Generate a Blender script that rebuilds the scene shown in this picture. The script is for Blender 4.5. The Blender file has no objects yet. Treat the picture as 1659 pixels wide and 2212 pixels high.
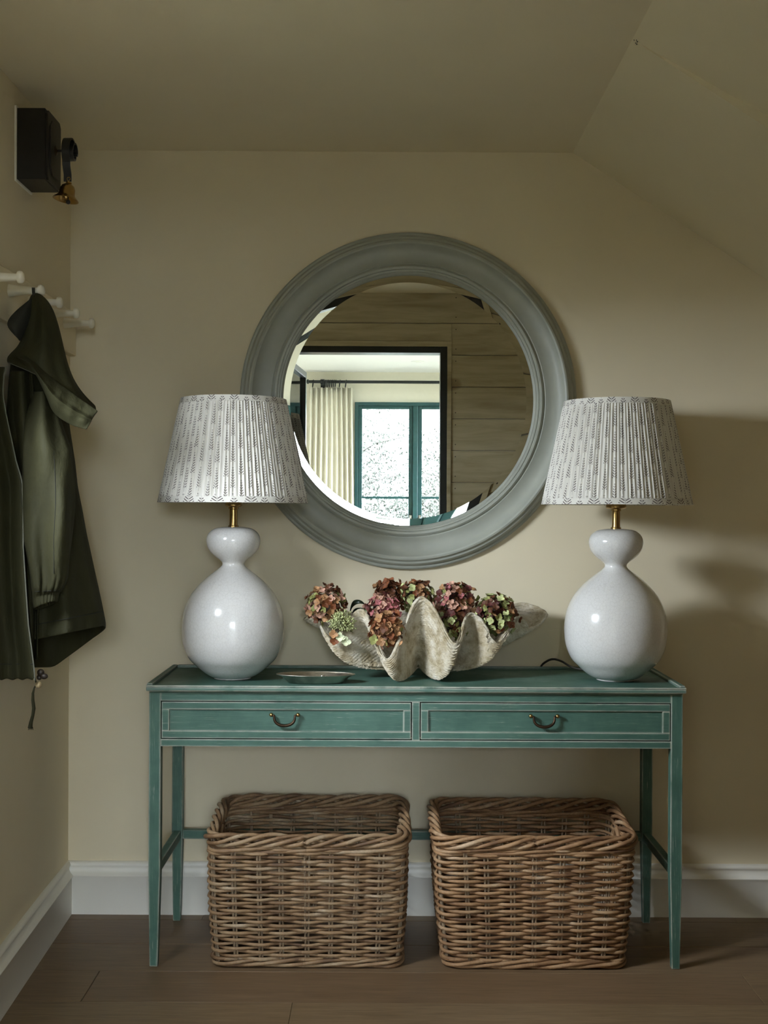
import bpy, bmesh, math, random
from math import sin, cos, pi, radians, sqrt, floor
from mathutils import Vector, Matrix

random.seed(7)
S = bpy.context.scene
COL = S.collection

# ------------------------------------------------------------------ camera, world, light, exposure
FPX, CAMZ, ROLL = 2608.0, 1.215, radians(0.3)      # focal length in px of the 1659x2212 frame, eye height, roll
cam_d = bpy.data.cameras.new('camera')
cam_d.sensor_fit = 'VERTICAL'; cam_d.sensor_height = 36.0
cam_d.lens = FPX / 2212.0 * 36.0
cam_d.clip_start = 0.02; cam_d.clip_end = 200
cam = bpy.data.objects.new('camera', cam_d); COL.objects.link(cam)
cam.location = (0, 0, CAMZ); cam.rotation_euler = (radians(90), -ROLL, 0)
S.camera = cam

world = bpy.data.worlds.new('overcast_sky'); S.world = world; world.use_nodes = True
bg = world.node_tree.nodes['Background']
bg.inputs[0].default_value = (0.84, 0.94, 1.05, 1); bg.inputs[1].default_value = 35.0

def area(name, loc, rot, sx, sy, power, color, spread=180, portal=False):
    l = bpy.data.lights.new(name, 'AREA'); l.shape = 'RECTANGLE'; l.size = sx; l.size_y = sy
    l.energy = power; l.color = color; l.spread = radians(spread)
    o = bpy.data.objects.new(name, l); COL.objects.link(o); o.location = loc; o.rotation_euler = rot
    if portal: l.cycles.is_portal = True
    return o
# daylight entering by the small cottage window in the left wall of the hall
def aim(az, el):      # az: degrees right of +Y, el: degrees up -> euler for a lamp shining that way
    d = Vector((sin(radians(az))*cos(radians(el)), cos(radians(az))*cos(radians(el)), sin(radians(el))))
    return d.to_track_quat('-Z', 'Y').to_euler()
area('daylight_hall_window', (-1.13, 2.22, 1.58), aim(50, -30), 0.40, 0.26, 4.6, (0.90, 0.985, 1.10), spread=80)
# sky portal for an unseen side window added to brighten the room behind the camera
area('added_window_portal', (2.47, -1.35, 1.325), (0, radians(90), 0), 1.65, 1.8, 0, (1, 1, 1), portal=True)
area('daylight_hall_sky', (-1.27, 2.225, 1.58), (0, radians(-90), 0), 0.40, 0.55, 0, (1, 1, 1), portal=True)
# sky portal in the garden window
area('daylight_garden_window', (0.258, -3.0, 1.123), (radians(90), 0, 0), 1.01, 2.0, 0, (1, 1, 1), portal=True)

S.view_settings.view_transform = 'Standard'; S.view_settings.look = 'None'
S.view_settings.exposure = 0.5; S.view_settings.gamma = 1.0
S.view_settings.use_curve_mapping = False
S.cycles.use_denoising = True
S.cycles.max_bounces = 8; S.cycles.diffuse_bounces = 5; S.cycles.glossy_bounces = 4
S.cycles.transparent_max_bounces = 8
S.cycles.use_adaptive_sampling = True; S.cycles.adaptive_threshold = 0.12; S.cycles.adaptive_min_samples = 20
S.cycles.sample_clamp_indirect = 6.0
S.cycles.caustics_reflective = False; S.cycles.caustics_refractive = False

def W(px, py, Y):
    """measured photo pixel at a known depth Y (metres from the camera plane) -> world point"""
    u, v = px - 829.5, 1106.0 - py
    s, c = sin(ROLL), cos(ROLL)
    return Vector(((u*c - v*s)/FPX*Y, Y, CAMZ + (u*s + v*c)/FPX*Y))

# ------------------------------------------------------------------ mesh helpers
class MB:
    def __init__(self): self.v = []; self.f = []; self.uv = {}
    def add(self, vs, fs):
        b = len(self.v); self.v += [tuple(p) for p in vs]; self.f += [tuple(i+b for i in f) for f in fs]
        return b
    def box(self, x0, x1, y0, y1, z0, z1):
        self.add([(x0,y0,z0),(x1,y0,z0),(x1,y1,z0),(x0,y1,z0),(x0,y0,z1),(x1,y0,z1),(x1,y1,z1),(x0,y1,z1)],
                 [(0,3,2,1),(4,5,6,7),(0,1,5,4),(1,2,6,5),(2,3,7,6),(3,0,4,7)])
        return self
    def hexa(self, bot, top):
        self.add(list(bot)+list(top), [(0,3,2,1),(4,5,6,7),(0,1,5,4),(1,2,6,5),(2,3,7,6),(3,0,4,7)])
        return self
    def prism(self, poly, axis, a, b):
        """extrude 2D polygon along axis ('x','y','z') from a to b"""
        n = len(poly)
        def P(p, t):
            return {'x': (t, p[0], p[1]), 'y': (p[0], t, p[1]), 'z': (p[0], p[1], t)}[axis]
        vs = [P(p, a) for p in poly] + [P(p, b) for p in poly]
        fs = [(i, (i+1) % n, n+(i+1) % n, n+i) for i in range(n)]
        fs += [tuple(range(n-1, -1, -1)), tuple(range(n, 2*n))]
        self.add(vs, fs); return self
    def lathe(self, prof, seg=48, c=(0,0,0), axis='z', closed=False):
        vs, fs = [], []
        for r, h in prof:
            for i in range(seg):
                a = 2*pi*i/seg
                if axis == 'z': p = (c[0]+r*cos(a), c[1]+r*sin(a), c[2]+h)
                elif axis == 'y': p = (c[0]+r*cos(a), c[1]+h, c[2]+r*sin(a))
                else: p = (c[0]+h, c[1]+r*cos(a), c[2]+r*sin(a))
                vs.append(p)
        n = len(prof)
        for j in range(n if closed else n-1):
            k = (j+1) % n
            for i in range(seg):
                i2 = (i+1) % seg
                fs.append((j*seg+i, j*seg+i2, k*seg+i2, k*seg+i))
        self.add(vs, fs); return self
    def tube(self, pts, r, sides=6, closed=False, caps=True, uvs=False, flat=1.0):
        pts = [Vector(p) for p in pts]; n = len(pts)
        vs, fs = [], []
        up = Vector((0, 0, 1)); prev = None; L = 0.0; Ls = []
        for i, p in enumerate(pts):
            if i: L += (p - pts[i-1]).length
            Ls.append(L)
            a = pts[(i-1) % n] if (closed or i) else p
            b = pts[(i+1) % n] if (closed or i < n-1) else p
            t = (b - a)
            t = t.normalized() if t.length > 1e-9 else Vector((0, 0, 1))
            if prev is None:
                ref = up if abs(t.z) < .9 else Vector((1, 0, 0))
                nx = t.cross(ref).normalized()
            else:
                nx = (prev - t*prev.dot(t))
                nx = nx.normalized() if nx.length > 1e-6 else t.cross(up).normalized()
            prev = nx; ny = t.cross(nx)
            rr = r[i] if isinstance(r, (list, tuple)) else r
            for k in range(sides):
                a_ = 2*pi*k/sides
                vs.append(p + nx*(rr*cos(a_)) + ny*(rr*flat*sin(a_)))
        m = n if closed else n-1
        for i in range(m):
            j = (i+1) % n
            for k in range(sides):
                k2 = (k+1) % sides
                fs.append((i*sides+k, i*sides+k2, j*sides+k2, j*sides+k))
        if caps and not closed:
            fs.append(tuple(range(sides-1, -1, -1))); fs.append(tuple((n-1)*sides+k for k in range(sides)))
        b = self.add(vs, fs)
        if uvs:
            for i in range(n):
                for k in range(sides): self.uv[b+i*sides+k] = (Ls[i], k/sides)
        return self
    def loft(self, rings, closed=True, cap0=False, cap1=False):
        n = len(rings[0]); vs = [p for r in rings for p in r]; fs = []
        for j in range(len(rings)-1):
            for i in range(n if closed else n-1):
                i2 = (i+1) % n
                fs.append((j*n+i, j*n+i2, (j+1)*n+i2, (j+1)*n+i))
        if cap0: fs.append(tuple(range(n-1, -1, -1)))
        if cap1: fs.append(tuple((len(rings)-1)*n+i for i in range(n)))
        self.add(vs, fs); return self
    def sphere(self, c, r, seg=12, rings=8, sc=(1,1,1)):
        prof = [(max(1e-5, r*sin(pi*j/rings)), -r*cos(pi*j/rings)) for j in range(rings+1)]
        vs, fs = [], []
        for rr, h in prof:
            for i in range(seg):
                a = 2*pi*i/seg
                vs.append((c[0]+rr*cos(a)*sc[0], c[1]+rr*sin(a)*sc[1], c[2]+h*sc[2]))
        for j in range(rings):
            for i in range(seg):
                i2 = (i+1) % seg
                fs.append((j*seg+i, j*seg+i2, (j+1)*seg+i2, (j+1)*seg+i))
        self.add(vs, fs); return self
    def mesh(self, name, smooth=True, angle=40):
        me = bpy.data.meshes.new(name)
        me.from_pydata(self.v, [], self.f); me.update()
        if self.uv:
            l = me.uv_layers.new(name='UVMap')
            for poly in me.polygons:
                for li in poly.loop_indices:
                    l.data[li].uv = self.uv.get(me.loops[li].vertex_index, (0, 0))
        bm = bmesh.new(); bm.from_mesh(me)
        bmesh.ops.recalc_face_normals(bm, faces=bm.faces); bm.to_mesh(me); bm.free()
        if smooth:
            me.polygons.foreach_set('use_smooth', [True]*len(me.polygons))
            me.set_sharp_from_angle(angle=radians(angle))
        return me
    def build(self, name, material, parent=None, smooth=True, angle=40, bevel=0, bseg=2, solid=0, soff=-1, sub=0):
        me = self.mesh(name, smooth, angle)
        me.materials.append(material)
        o = bpy.data.objects.new(name, me); COL.objects.link(o)
        if parent is not None: o.parent = parent
        if solid:
            m = o.modifiers.new('thickness', 'SOLIDIFY'); m.thickness = solid; m.offset = soff
        if bevel:
            m = o.modifiers.new('bevel', 'BEVEL'); m.width = bevel; m.segments = bseg; m.limit_method = 'ANGLE'
            m.angle_limit = radians(40); m.harden_normals = False
        if sub:
            m = o.modifiers.new('sub', 'SUBSURF'); m.levels = sub; m.render_levels = sub
        return o

def thing(name, label, cat, loc=(0,0,0), group=None, rz=0):
    o = bpy.data.objects.new(name, None); COL.objects.link(o)
    o.empty_display_size = .05; o.location = loc; o.rotation_euler = (0, 0, rz)
    o['label'] = label; o['category'] = cat
    if group: o['group'] = group
    return o
def struct(name, loc=(0,0,0)):
    o = bpy.data.objects.new(name, None); COL.objects.link(o); o.location = loc
    o.empty_display_size = .05; o['kind'] = 'structure'; return o
def sfy(o): o['kind'] = 'structure'; return o
def link_copy(me, name, parent, mat4):
    o = bpy.data.objects.new(name, me); COL.objects.link(o)
    o.parent = parent; o.matrix_local = mat4
    return o
def catmull(P, per, closed=True):
    n = len(P); out = []
    for i in range(n if closed else n-1):
        g = (lambda k: P[k % n]) if closed else (lambda k: P[max(0, min(n-1, k))])
        p0, p1, p2, p3 = [Vector(g(i+k)) for k in (-1, 0, 1, 2)]
        for j in range(per):
            t = j/per
            out.append(.5*((2*p1)+(p2-p0)*t+(2*p0-5*p1+4*p2-p3)*t*t+(3*p1-p0-3*p2+p3)*t*t*t))
    if not closed: out.append(Vector(P[-1]))
    return out
def interp(tab, x):
    if x <= tab[0][0]: return tab[0][1]
    for (a, va), (b, vb) in zip(tab, tab[1:]):
        if x <= b: 
            t = (x-a)/(b-a); return va+(vb-va)*t
    return tab[-1][1]

# ------------------------------------------------------------------ materials
class NT:
    def __init__(self, name):
        self.m = bpy.data.materials.new(name); self.m.use_nodes = True
        self.t = self.m.node_tree; self.b = self.t.nodes['Principled BSDF']; self.out = self.t.nodes['Material Output']
    def n(self, typ, **kw):
        o = self.t.nodes.new(typ)
        for k, v in kw.items(): setattr(o, k, v)
        return o
    def l(self, a, b): self.t.links.new(a, b)
    def val(self, sock, x):
        if hasattr(x, 'is_linked') or isinstance(x, bpy.types.NodeSocket): self.l(x, sock)
        else: sock.default_value = x
    def math(self, op, a, b=None, c=None):
        o = self.n('ShaderNodeMath', operation=op)
        self.val(o.inputs[0], a)
        if b is not None: self.val(o.inputs[1], b)
        if c is not None: self.val(o.inputs[2], c)
        return o.outputs[0]
    def coord(self, kind='Object', scale=(1,1,1), loc=(0,0,0)):
        t = self.n('ShaderNodeTexCoord'); m = self.n('ShaderNodeMapping')
        m.inputs['Scale'].default_value = scale; m.inputs['Location'].default_value = loc
        self.l(t.outputs[kind], m.inputs[0]); return m.outputs[0]
    def noise(self, vec, scale, detail=4, rough=.5, dist=0):
        o = self.n('ShaderNodeTexNoise'); o.inputs['Scale'].default_value = scale
        o.inputs['Detail'].default_value = detail; o.inputs['Roughness'].default_value = rough
        o.inputs['Distortion'].default_value = dist
        if vec is not None: self.l(vec, o.inputs['Vector'])
        return o.outputs['Fac']
    def ramp(self, fac, stops):
        o = self.n('ShaderNodeValToRGB'); e = o.color_ramp.elements
        while len(e) < len(stops): e.new(.5)
        for el, (p, c) in zip(e, stops):
            el.position = p; el.color = (c, c, c, 1) if isinstance(c, (int, float)) else (*c, 1)
        self.l(fac, o.inputs[0]); return o.outputs[0]
    def mix(self, fac, a, b, mode='MIX'):
        o = self.n('ShaderNodeMix', data_type='RGBA', blend_type=mode)
        self.val(o.inputs[0], fac)
        for s, x in ((6, a), (7, b)):
            if isinstance(x, (tuple, list)): o.inputs[s].default_value = (*x, 1)
            else: self.l(x, o.inputs[s])
        return o.outputs[2]
    def bump(self, h, strength=.3, dist=.002):
        o = self.n('ShaderNodeBump'); o.inputs['Strength'].default_value = strength
        o.inputs['Distance'].default_value = dist; self.l(h, o.inputs['Height'])
        self.l(o.outputs[0], self.b.inputs['Normal']); return o
    def set(self, color=None, rough=None, metal=None, spec=None, **kw):
        if color is not None:
            if isinstance(color, (tuple, list)): self.b.inputs['Base Color'].default_value = (*color, 1)
            else: self.l(color, self.b.inputs['Base Color'])
        if rough is not None: self.val(self.b.inputs['Roughness'], rough)
        if metal is not None: self.b.inputs['Metallic'].default_value = metal
        if spec is not None: self.b.inputs['Specular IOR Level'].default_value = spec
        for k, v in kw.items(): self.val(self.b.inputs[k], v)
        return self

def simple(name, color, rough=.5, metal=0, spec=.5, var=.12, scale=30, bump=0, bs=120, bdist=.001):
    n = NT(name); c = n.coord()
    f = n.noise(c, scale, 5)
    dk = tuple(x*(1-var) for x in color); lt = tuple(min(1, x*(1+var)) for x in color)
    n.set(n.ramp(f, [(.3, dk), (.7, lt)]), rough, metal, spec)
    if bump: n.bump(n.noise(c, bs, 4), bump, bdist)
    return n.m

M = {}
M['wall'] = simple('wall_paint', (.78,.692,.50), .75, spec=.25, var=.025, scale=3, bump=.12, bs=160)
M['ceil'] = simple('ceiling_paint', (.82,.748,.56), .8, spec=.2, var=.03, scale=2, bump=.15, bs=90)
M['trim'] = simple('trim_paint', (.86,.835,.75), .42, spec=.4, var=.02, scale=5)
M['white_ceil'] = simple('white_ceiling', (.86,.86,.85), .8, var=.01)
M['cream_wall'] = simple('cream_wall', (.80,.76,.64), .8, var=.01)
M['peg'] = simple('peg_paint', (.84,.79,.64), .4, var=.03)
M['frame_grey'] = simple('mirror_frame_paint', (.37,.385,.325), .48, spec=.45, var=.06, scale=18, bump=.06, bs=60)
M['black_wood'] = simple('black_wood', (.012,.010,.008), .45, spec=.4, var=.3, scale=20, bump=.2, bs=40)
M['black_metal'] = simple('black_metal', (.010,.010,.011), .4, spec=.5, var=.2)
M['crittall'] = simple('black_door_paint', (.012,.014,.015), .35, var=.2)
M['teal_frame'] = simple('teal_window_paint', (.025,.085,.085), .4, var=.1)
M['iron'] = simple('iron_rod', (.03,.035,.035), .4, metal=.6)
M['brass'] = simple('aged_brass', (.47,.31,.12), .26, metal=1, var=.15, scale=40)
M['brass_dark'] = simple('dark_brass', (.055,.033,.018), .42, metal=.8, var=.25, scale=60)
M['silver'] = simple('tarnished_silver', (.50,.47,.40), .32, metal=1, var=.45, scale=22)
M['steel'] = simple('steel', (.6,.6,.58), .2, metal=1)
M['cord'] = simple('dark_cord', (.02,.015,.01), .6)
M['nail'] = simple('nail_head', (.06,.05,.04), .5)

def mirror_mat():
    n = NT('mirror_silver'); n.set((.86,.88,.85), .0, 1.0)
    return n.m
M['mirror'] = mirror_mat()
def glass_mat():
    n = NT('window_glass')
    tr = n.n('ShaderNodeBsdfTransparent'); gl = n.n('ShaderNodeBsdfGlossy'); gl.inputs['Roughness'].default_value = 0
    mx = n.n('ShaderNodeMixShader'); fr = n.n('ShaderNodeFresnel'); fr.inputs[0].default_value = 1.3
    n.l(fr.outputs[0], mx.inputs[0]); n.l(tr.outputs[0], mx.inputs[1]); n.l(gl.outputs[0], mx.inputs[2])
    n.l(mx.outputs[0], n.out.inputs[0]); return n.m
M['glass'] = glass_mat()

def oak():
    n = NT('oak_floor')
    oi = n.n('ShaderNodeObjectInfo')
    c = n.coord('Object', (1,1,1))
    off = n.n('ShaderNodeVectorMath', operation='ADD'); n.l(c, off.inputs[0])
    cmb = n.n('ShaderNodeCombineXYZ'); r = n.math('MULTIPLY', oi.outputs['Random'], 37.0)
    for i in range(3): n.l(r, cmb.inputs[i])
    n.l(cmb.outputs[0], off.inputs[1])
    mp = n.n('ShaderNodeMapping'); mp.inputs['Scale'].default_value = (1.6, 26, 1); n.l(off.outputs[0], mp.inputs[0])
    g = n.noise(mp.outputs[0], 3.0, 8, .65, .6)
    mp2 = n.n('ShaderNodeMapping'); mp2.inputs['Scale'].default_value = (5, 120, 1); n.l(off.outputs[0], mp2.inputs[0])
    g2 = n.noise(mp2.outputs[0], 3.0, 4, .6)
    big = n.noise(off.outputs[0], 2.2, 3)
    col = n.ramp(g, [(.25, (.140,.090,.045)), (.5, (.215,.145,.076)), (.75, (.275,.190,.105))])
    col = n.mix(n.ramp(g2, [(.45, 0.0), (.75, .5)]), col, (.075,.045,.024))
    hue = n.mix(n.math('MULTIPLY', oi.outputs['Random'], .55), col, (.15,.085,.045))
    hue = n.mix(n.ramp(big, [(.4, 0.0), (.8, .25)]), hue, (.24,.18,.12))
    n.set(hue, .42, spec=.35); n.bump(g2, .15, .001)
    return n.m
M['oak'] = oak()

def plank_wood():
    n = NT('pale_washed_planks')
    oi = n.n('ShaderNodeObjectInfo'); c = n.coord('Object', (1, 1, 9))
    off = n.n('ShaderNodeVectorMath', operation='ADD'); n.l(c, off.inputs[0])
    cmb = n.n('ShaderNodeCombineXYZ'); r = n.math('MULTIPLY', oi.outputs['Random'], 23.0)
    n.l(r, cmb.inputs[0]); n.l(r, cmb.inputs[2]); n.l(cmb.outputs[0], off.inputs[1])
    g = n.noise(off.outputs[0], 2.5, 6, .6, .5)
    kn = n.noise(n.coord('Object', (1, 1, 1.6)), 4.2, 2)
    col = n.ramp(g, [(.3, (.41,.35,.225)), (.55, (.56,.50,.35)), (.8, (.64,.585,.43))])
    col = n.mix(n.ramp(kn, [(.70, 0.0), (.76, .6)]), col, (.26,.19,.10))
    n.set(col, .7, spec=.25); n.bump(g, .2, .001); return n.m
M['plank'] = plank_wood()

def teal_paint(name, sc):
    n = NT(name)
    c = n.coord('Object'); geo = n.n('ShaderNodeNewGeometry')
    bev = n.n('ShaderNodeBevel', samples=2); bev.inputs['Radius'].default_value = .006
    dt = n.n('ShaderNodeVectorMath', operation='DOT_PRODUCT')
    n.l(bev.outputs[0], dt.inputs[0]); n.l(geo.outputs['Normal'], dt.inputs[1])
    edge = n.ramp(dt.outputs['Value'], [(.80, 1.0), (.97, 0.0)])
    streak_h = n.noise(n.coord('Object', sc), 2.0, 6, .7)
    blot = n.noise(c, 9, 5, .65)
    ew = n.math('MULTIPLY', edge, n.ramp(blot, [(.36, .25), (.50, 1.0)]))
    scr = n.math('MULTIPLY', n.ramp(streak_h, [(.60, 0.0), (.70, .7)]), n.ramp(n.noise(c, 5, 5, .65), [(.46, 0.0), (.62, .8)]))
    wear = n.math('MAXIMUM', ew, scr)
    base = n.ramp(n.noise(c, 14, 6, .6), [(.3, (.044,.104,.078)), (.7, (.072,.152,.114))])
    base = n.mix(n.ramp(streak_h, [(.45, 0.0), (.75, .35)]), base, (.115,.215,.168))
    col = n.mix(wear, base, (.68,.64,.54))
    n.set(col, n.ramp(blot, [(.3, .42), (.7, .6)]), spec=.4)
    n.bump(streak_h, .12, .001); return n.m
M['teal'] = teal_paint('distressed_teal_paint', (8, 80, 200))
M['teal_leg'] = teal_paint('distressed_teal_leg_paint', (170, 170, 7))

def ceramic():
    n = NT('crackle_glaze')
    v = n.n('ShaderNodeTexVoronoi', feature='DISTANCE_TO_EDGE'); v.inputs['Scale'].default_value = 120
    c = n.coord('Object'); n.l(c, v.inputs['Vector'])
    v2 = n.n('ShaderNodeTexVoronoi', feature='DISTANCE_TO_EDGE'); v2.inputs['Scale'].default_value = 45
    n.l(c, v2.inputs['Vector'])
    a = n.ramp(v.outputs['Distance'], [(.0, .30), (.06, 0.0)]); b = n.ramp(v2.outputs['Distance'], [(.0, .22), (.03, 0.0)])
    k = n.math('MAXIMUM', a, b)
    n.set(n.mix(k, (.72,.71,.68), (.42,.40,.36)), .16, spec=.5)
    n.b.inputs['Coat Weight'].default_value = .6; n.b.inputs['Coat Roughness'].default_value = .04
    return n.m
M['ceramic'] = ceramic()

def shade_fabric():
    """off-white cotton with rows of small brown fern sprigs; U round the shade, V up it"""
    n = NT('printed_shade_fabric')
    uvn = n.n('ShaderNodeTexCoord'); sp = n.n('ShaderNodeSeparateXYZ'); n.l(uvn.outputs['UV'], sp.inputs[0])
    u, v = sp.outputs[0], sp.outputs[1]
    def sprig(ncol, nrow, shift, seed, halfw, leaves):
        uu = n.math('MULTIPLY', u, float(ncol)); uu = n.math('ADD', uu, shift)
        colid = n.math('FLOOR', uu)
        wn = n.n('ShaderNodeTexWhiteNoise', noise_dimensions='1D'); n.l(n.math('ADD', colid, seed), wn.inputs['W'])
        jit = n.math('MULTIPLY', n.math('SUBTRACT', wn.outputs['Value'], .5), .34)
        fu = n.math('SUBTRACT', n.math('SUBTRACT', n.math('FRACT', uu), .5), jit)
        au = n.math('ABSOLUTE', fu)
        par = n.math('MULTIPLY', n.math('MODULO', colid, 2.0), .5)
        vv = n.math('ADD', n.math('MULTIPLY', v, float(nrow)), par)
        vv = n.math('ADD', vv, n.math('MULTIPLY', wn.outputs['Value'], .16))
        fv = n.math('FRACT', vv)
        s = n.math('MULTIPLY', n.math('SUBTRACT', fv, .04), 1.0/.92)
        inside = n.math('MULTIPLY', n.math('GREATER_THAN', s, .10), n.math('LESS_THAN', s, .99))
        wd = n.math('MULTIPLY', n.math('POWER', n.math('MAXIMUM', n.math('SUBTRACT', 1.05, s), 0.0), .6), halfw)
        inw = n.math('LESS_THAN', au, wd)
        ph = n.math('FRACT', n.math('SUBTRACT', n.math('MULTIPLY', s, float(leaves)), n.math('MULTIPLY', au, 3.6)))
        st = n.math('MULTIPLY', n.math('LESS_THAN', ph, .42), n.math('GREATER_THAN', au, .035))
        leaf = n.math('MULTIPLY', n.math('MULTIPLY', st, inw), inside)
        stem = n.math('MULTIPLY', n.math('LESS_THAN', au, .022), n.math('LESS_THAN', s, .97))
        stem = n.math('MULTIPLY', stem, .45)
        return n.math('MAXIMUM', leaf, stem)
    main = sprig(54, 4.15, 0.0, 3.1, .30, 9)
    band = sprig(30, 9.0, 0.3, 11.7, .44, 4)
    isband = n.math('ADD', n.math('LESS_THAN', v, .055), n.math('GREATER_THAN', v, .945))
    isband = n.math('MINIMUM', isband, 1.0)
    k = n.math('ADD', n.math('MULTIPLY', main, n.math('SUBTRACT', 1.0, isband)), n.math('MULTIPLY', band, isband))
    wv = n.noise(n.coord('UV', (400, 60, 1)), 4, 3)
    base = n.ramp(wv, [(.3, (.78,.755,.68)), (.7, (.85,.825,.75))])
    col = n.mix(n.math('MULTIPLY', k, .86), base, (.075,.050,.050))
    n.set(col, .85, spec=.15)
    tr = n.n('ShaderNodeBsdfTranslucent'); n.l(col, tr.inputs[0])
    mx = n.n('ShaderNodeMixShader'); mx.inputs[0].default_value = .16
    n.l(n.b.outputs[0], mx.inputs[1]); n.l(tr.outputs[0], mx.inputs[2]); n.l(mx.outputs[0], n.out.inputs[0])
    return n.m
M['shade'] = shade_fabric()
M['shade_lining'] = simple('shade_lining', (.72,.69,.62), .85)

def rattan(name, tint):
    n = NT(name)
    oi = n.n('ShaderNodeObjectInfo'); t = n.n('ShaderNodeTexCoord'); sp = n.n('ShaderNodeSeparateXYZ'); n.l(t.outputs['UV'], sp.inputs[0])
    x = n.math('MULTIPLY', sp.outputs[0], 3.2); y = n.math('MULTIPLY', oi.outputs['Random'], 60.0)
    cb = n.n('ShaderNodeCombineXYZ'); n.l(x, cb.inputs[0]); n.l(y, cb.inputs[1])
    g = n.noise(cb.outputs[0], 2.4, 3, .55)
    x2 = n.math('MULTIPLY', sp.outputs[0], 160.0)
    cb2 = n.n('ShaderNodeCombineXYZ'); n.l(x2, cb2.inputs[0]); n.l(y, cb2.inputs[1]); n.l(n.math('MULTIPLY', sp.outputs[1], 6.0), cb2.inputs[2])
    f = n.noise(cb2.outputs[0], 1.0, 4)
    T = lambda c: tuple(a*b for a, b in zip(c, tint))
    col = n.ramp(g, [(.30, T((.085,.050,.030))), (.42, T((.175,.110,.062))), (.52, T((.27,.185,.11))), (.62, T((.30,.23,.155))), (.72, T((.40,.335,.26)))])
    col = n.mix(n.ramp(f, [(.4, 0.0), (.8, .5)]), col, T((.07,.042,.025)))
    n.set(col, .55, spec=.35); n.bump(f, .25, .001); return n.m
M['rattan'] = rattan('grey_brown_rattan', (1.25,1.15,1.0))
M['rattan2'] = rattan('honey_brown_rattan', (1.48,1.26,1.04))
M['stake'] = simple('rattan_stake', (.26,.19,.12), .6, var=.35, scale=60)
M['basket_base'] = simple('basket_base_weave', (.10,.07,.045), .7, var=.3, scale=50)

def shell_mat():
    n = NT('clam_shell'); c = n.coord('Object')
    g = n.noise(c, 26, 6, .65); big = n.noise(c, 8, 4, .6)
    v = n.noise(n.coord('Object', (1, 1, 3.2)), 60, 5, .7)
    col = n.ramp(g, [(.30, (.31,.235,.125)), (.43, (.55,.465,.31)), (.56, (.74,.67,.525)), (.78, (.86,.82,.71))])
    col = n.mix(n.ramp(big, [(.45, 0.0), (.75, .45)]), col, (.50,.41,.25))
    n.set(col, .72, spec=.3)
    hh = n.math('ADD', g, n.math('MULTIPLY', v, .7)); n.bump(hh, 1.0, .010); return n.m
M['shell'] = shell_mat()

def coat_mat():
    n = NT('olive_cotton'); c = n.coord('Object')
    wv = n.noise(n.coord('Object', (900, 900, 900)), 1, 2)
    cr = n.noise(n.coord('Object', (1, 1, .35)), 14, 4, .6)
    n.set(n.ramp(cr, [(.3, (.024,.023,.009)), (.7, (.039,.0375,.0155))]), .74, spec=.2)
    n.b.inputs['Sheen Weight'].default_value = .0
    wr = n.noise(n.coord('Object', (1, 1, .6), (3, 1, 2)), 34, 5, .6, .8)
    h = n.math('ADD', n.math('ADD', cr, n.math('MULTIPLY', wr, .35)), n.math('MULTIPLY', wv, .05)); n.bump(h, .42, .015); return n.m
M['coat'] = coat_mat()
M['coat_dark'] = simple('dark_olive_lining', (.012,.013,.008), .8)
M['stitch'] = simple('pale_piping', (.16,.16,.12), .6)
M['bead'] = simple('wooden_bead', (.40,.31,.17), .5)
M['curtain'] = simple('cream_linen', (.78,.74,.63), .9, spec=.1, var=.03, scale=8, bump=.2, bs=400, bdist=.0005)
M['leaf'] = simple('green_leaf', (.075,.135,.035), .4, var=.3, scale=30)
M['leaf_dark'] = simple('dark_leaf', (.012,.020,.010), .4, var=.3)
M['stem'] = simple('flower_stem', (.10,.10,.035), .6)
M['tree_leaf'] = simple('garden_foliage', (.034,.038,.030), .8, var=.25, scale=2.0)
M['bark'] = simple('tree_bark', (.05,.045,.04), .8)
M['grass'] = simple('garden_lawn', (.05,.055,.035), .9, var=.2, scale=3)

# ------------------------------------------------------------------ room shell
YB = 3.65            # back wall
CZ = 2.304           # hall ceiling
XL = -0.952          # left wall at the back corner
XR = 1.75            # right knee wall
YF = 0.90            # planked wall face (hall side)
SLOPE = -0.649
XC = 0.565           # crease between flat ceiling and slope

def wall_x(y, z):    # the old left wall is a little out of true: its foot leans in towards the front
    k = interp([(0, .037), (1.6, .006), (2.4, 0.0)], z)
    return XL + (YB - min(y, YB))*k

sfy(MB().box(XL-.5, XR+.4, YB, YB+.2, -.1, 2.6).build('wall_back', M['wall'], smooth=False))

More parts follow.
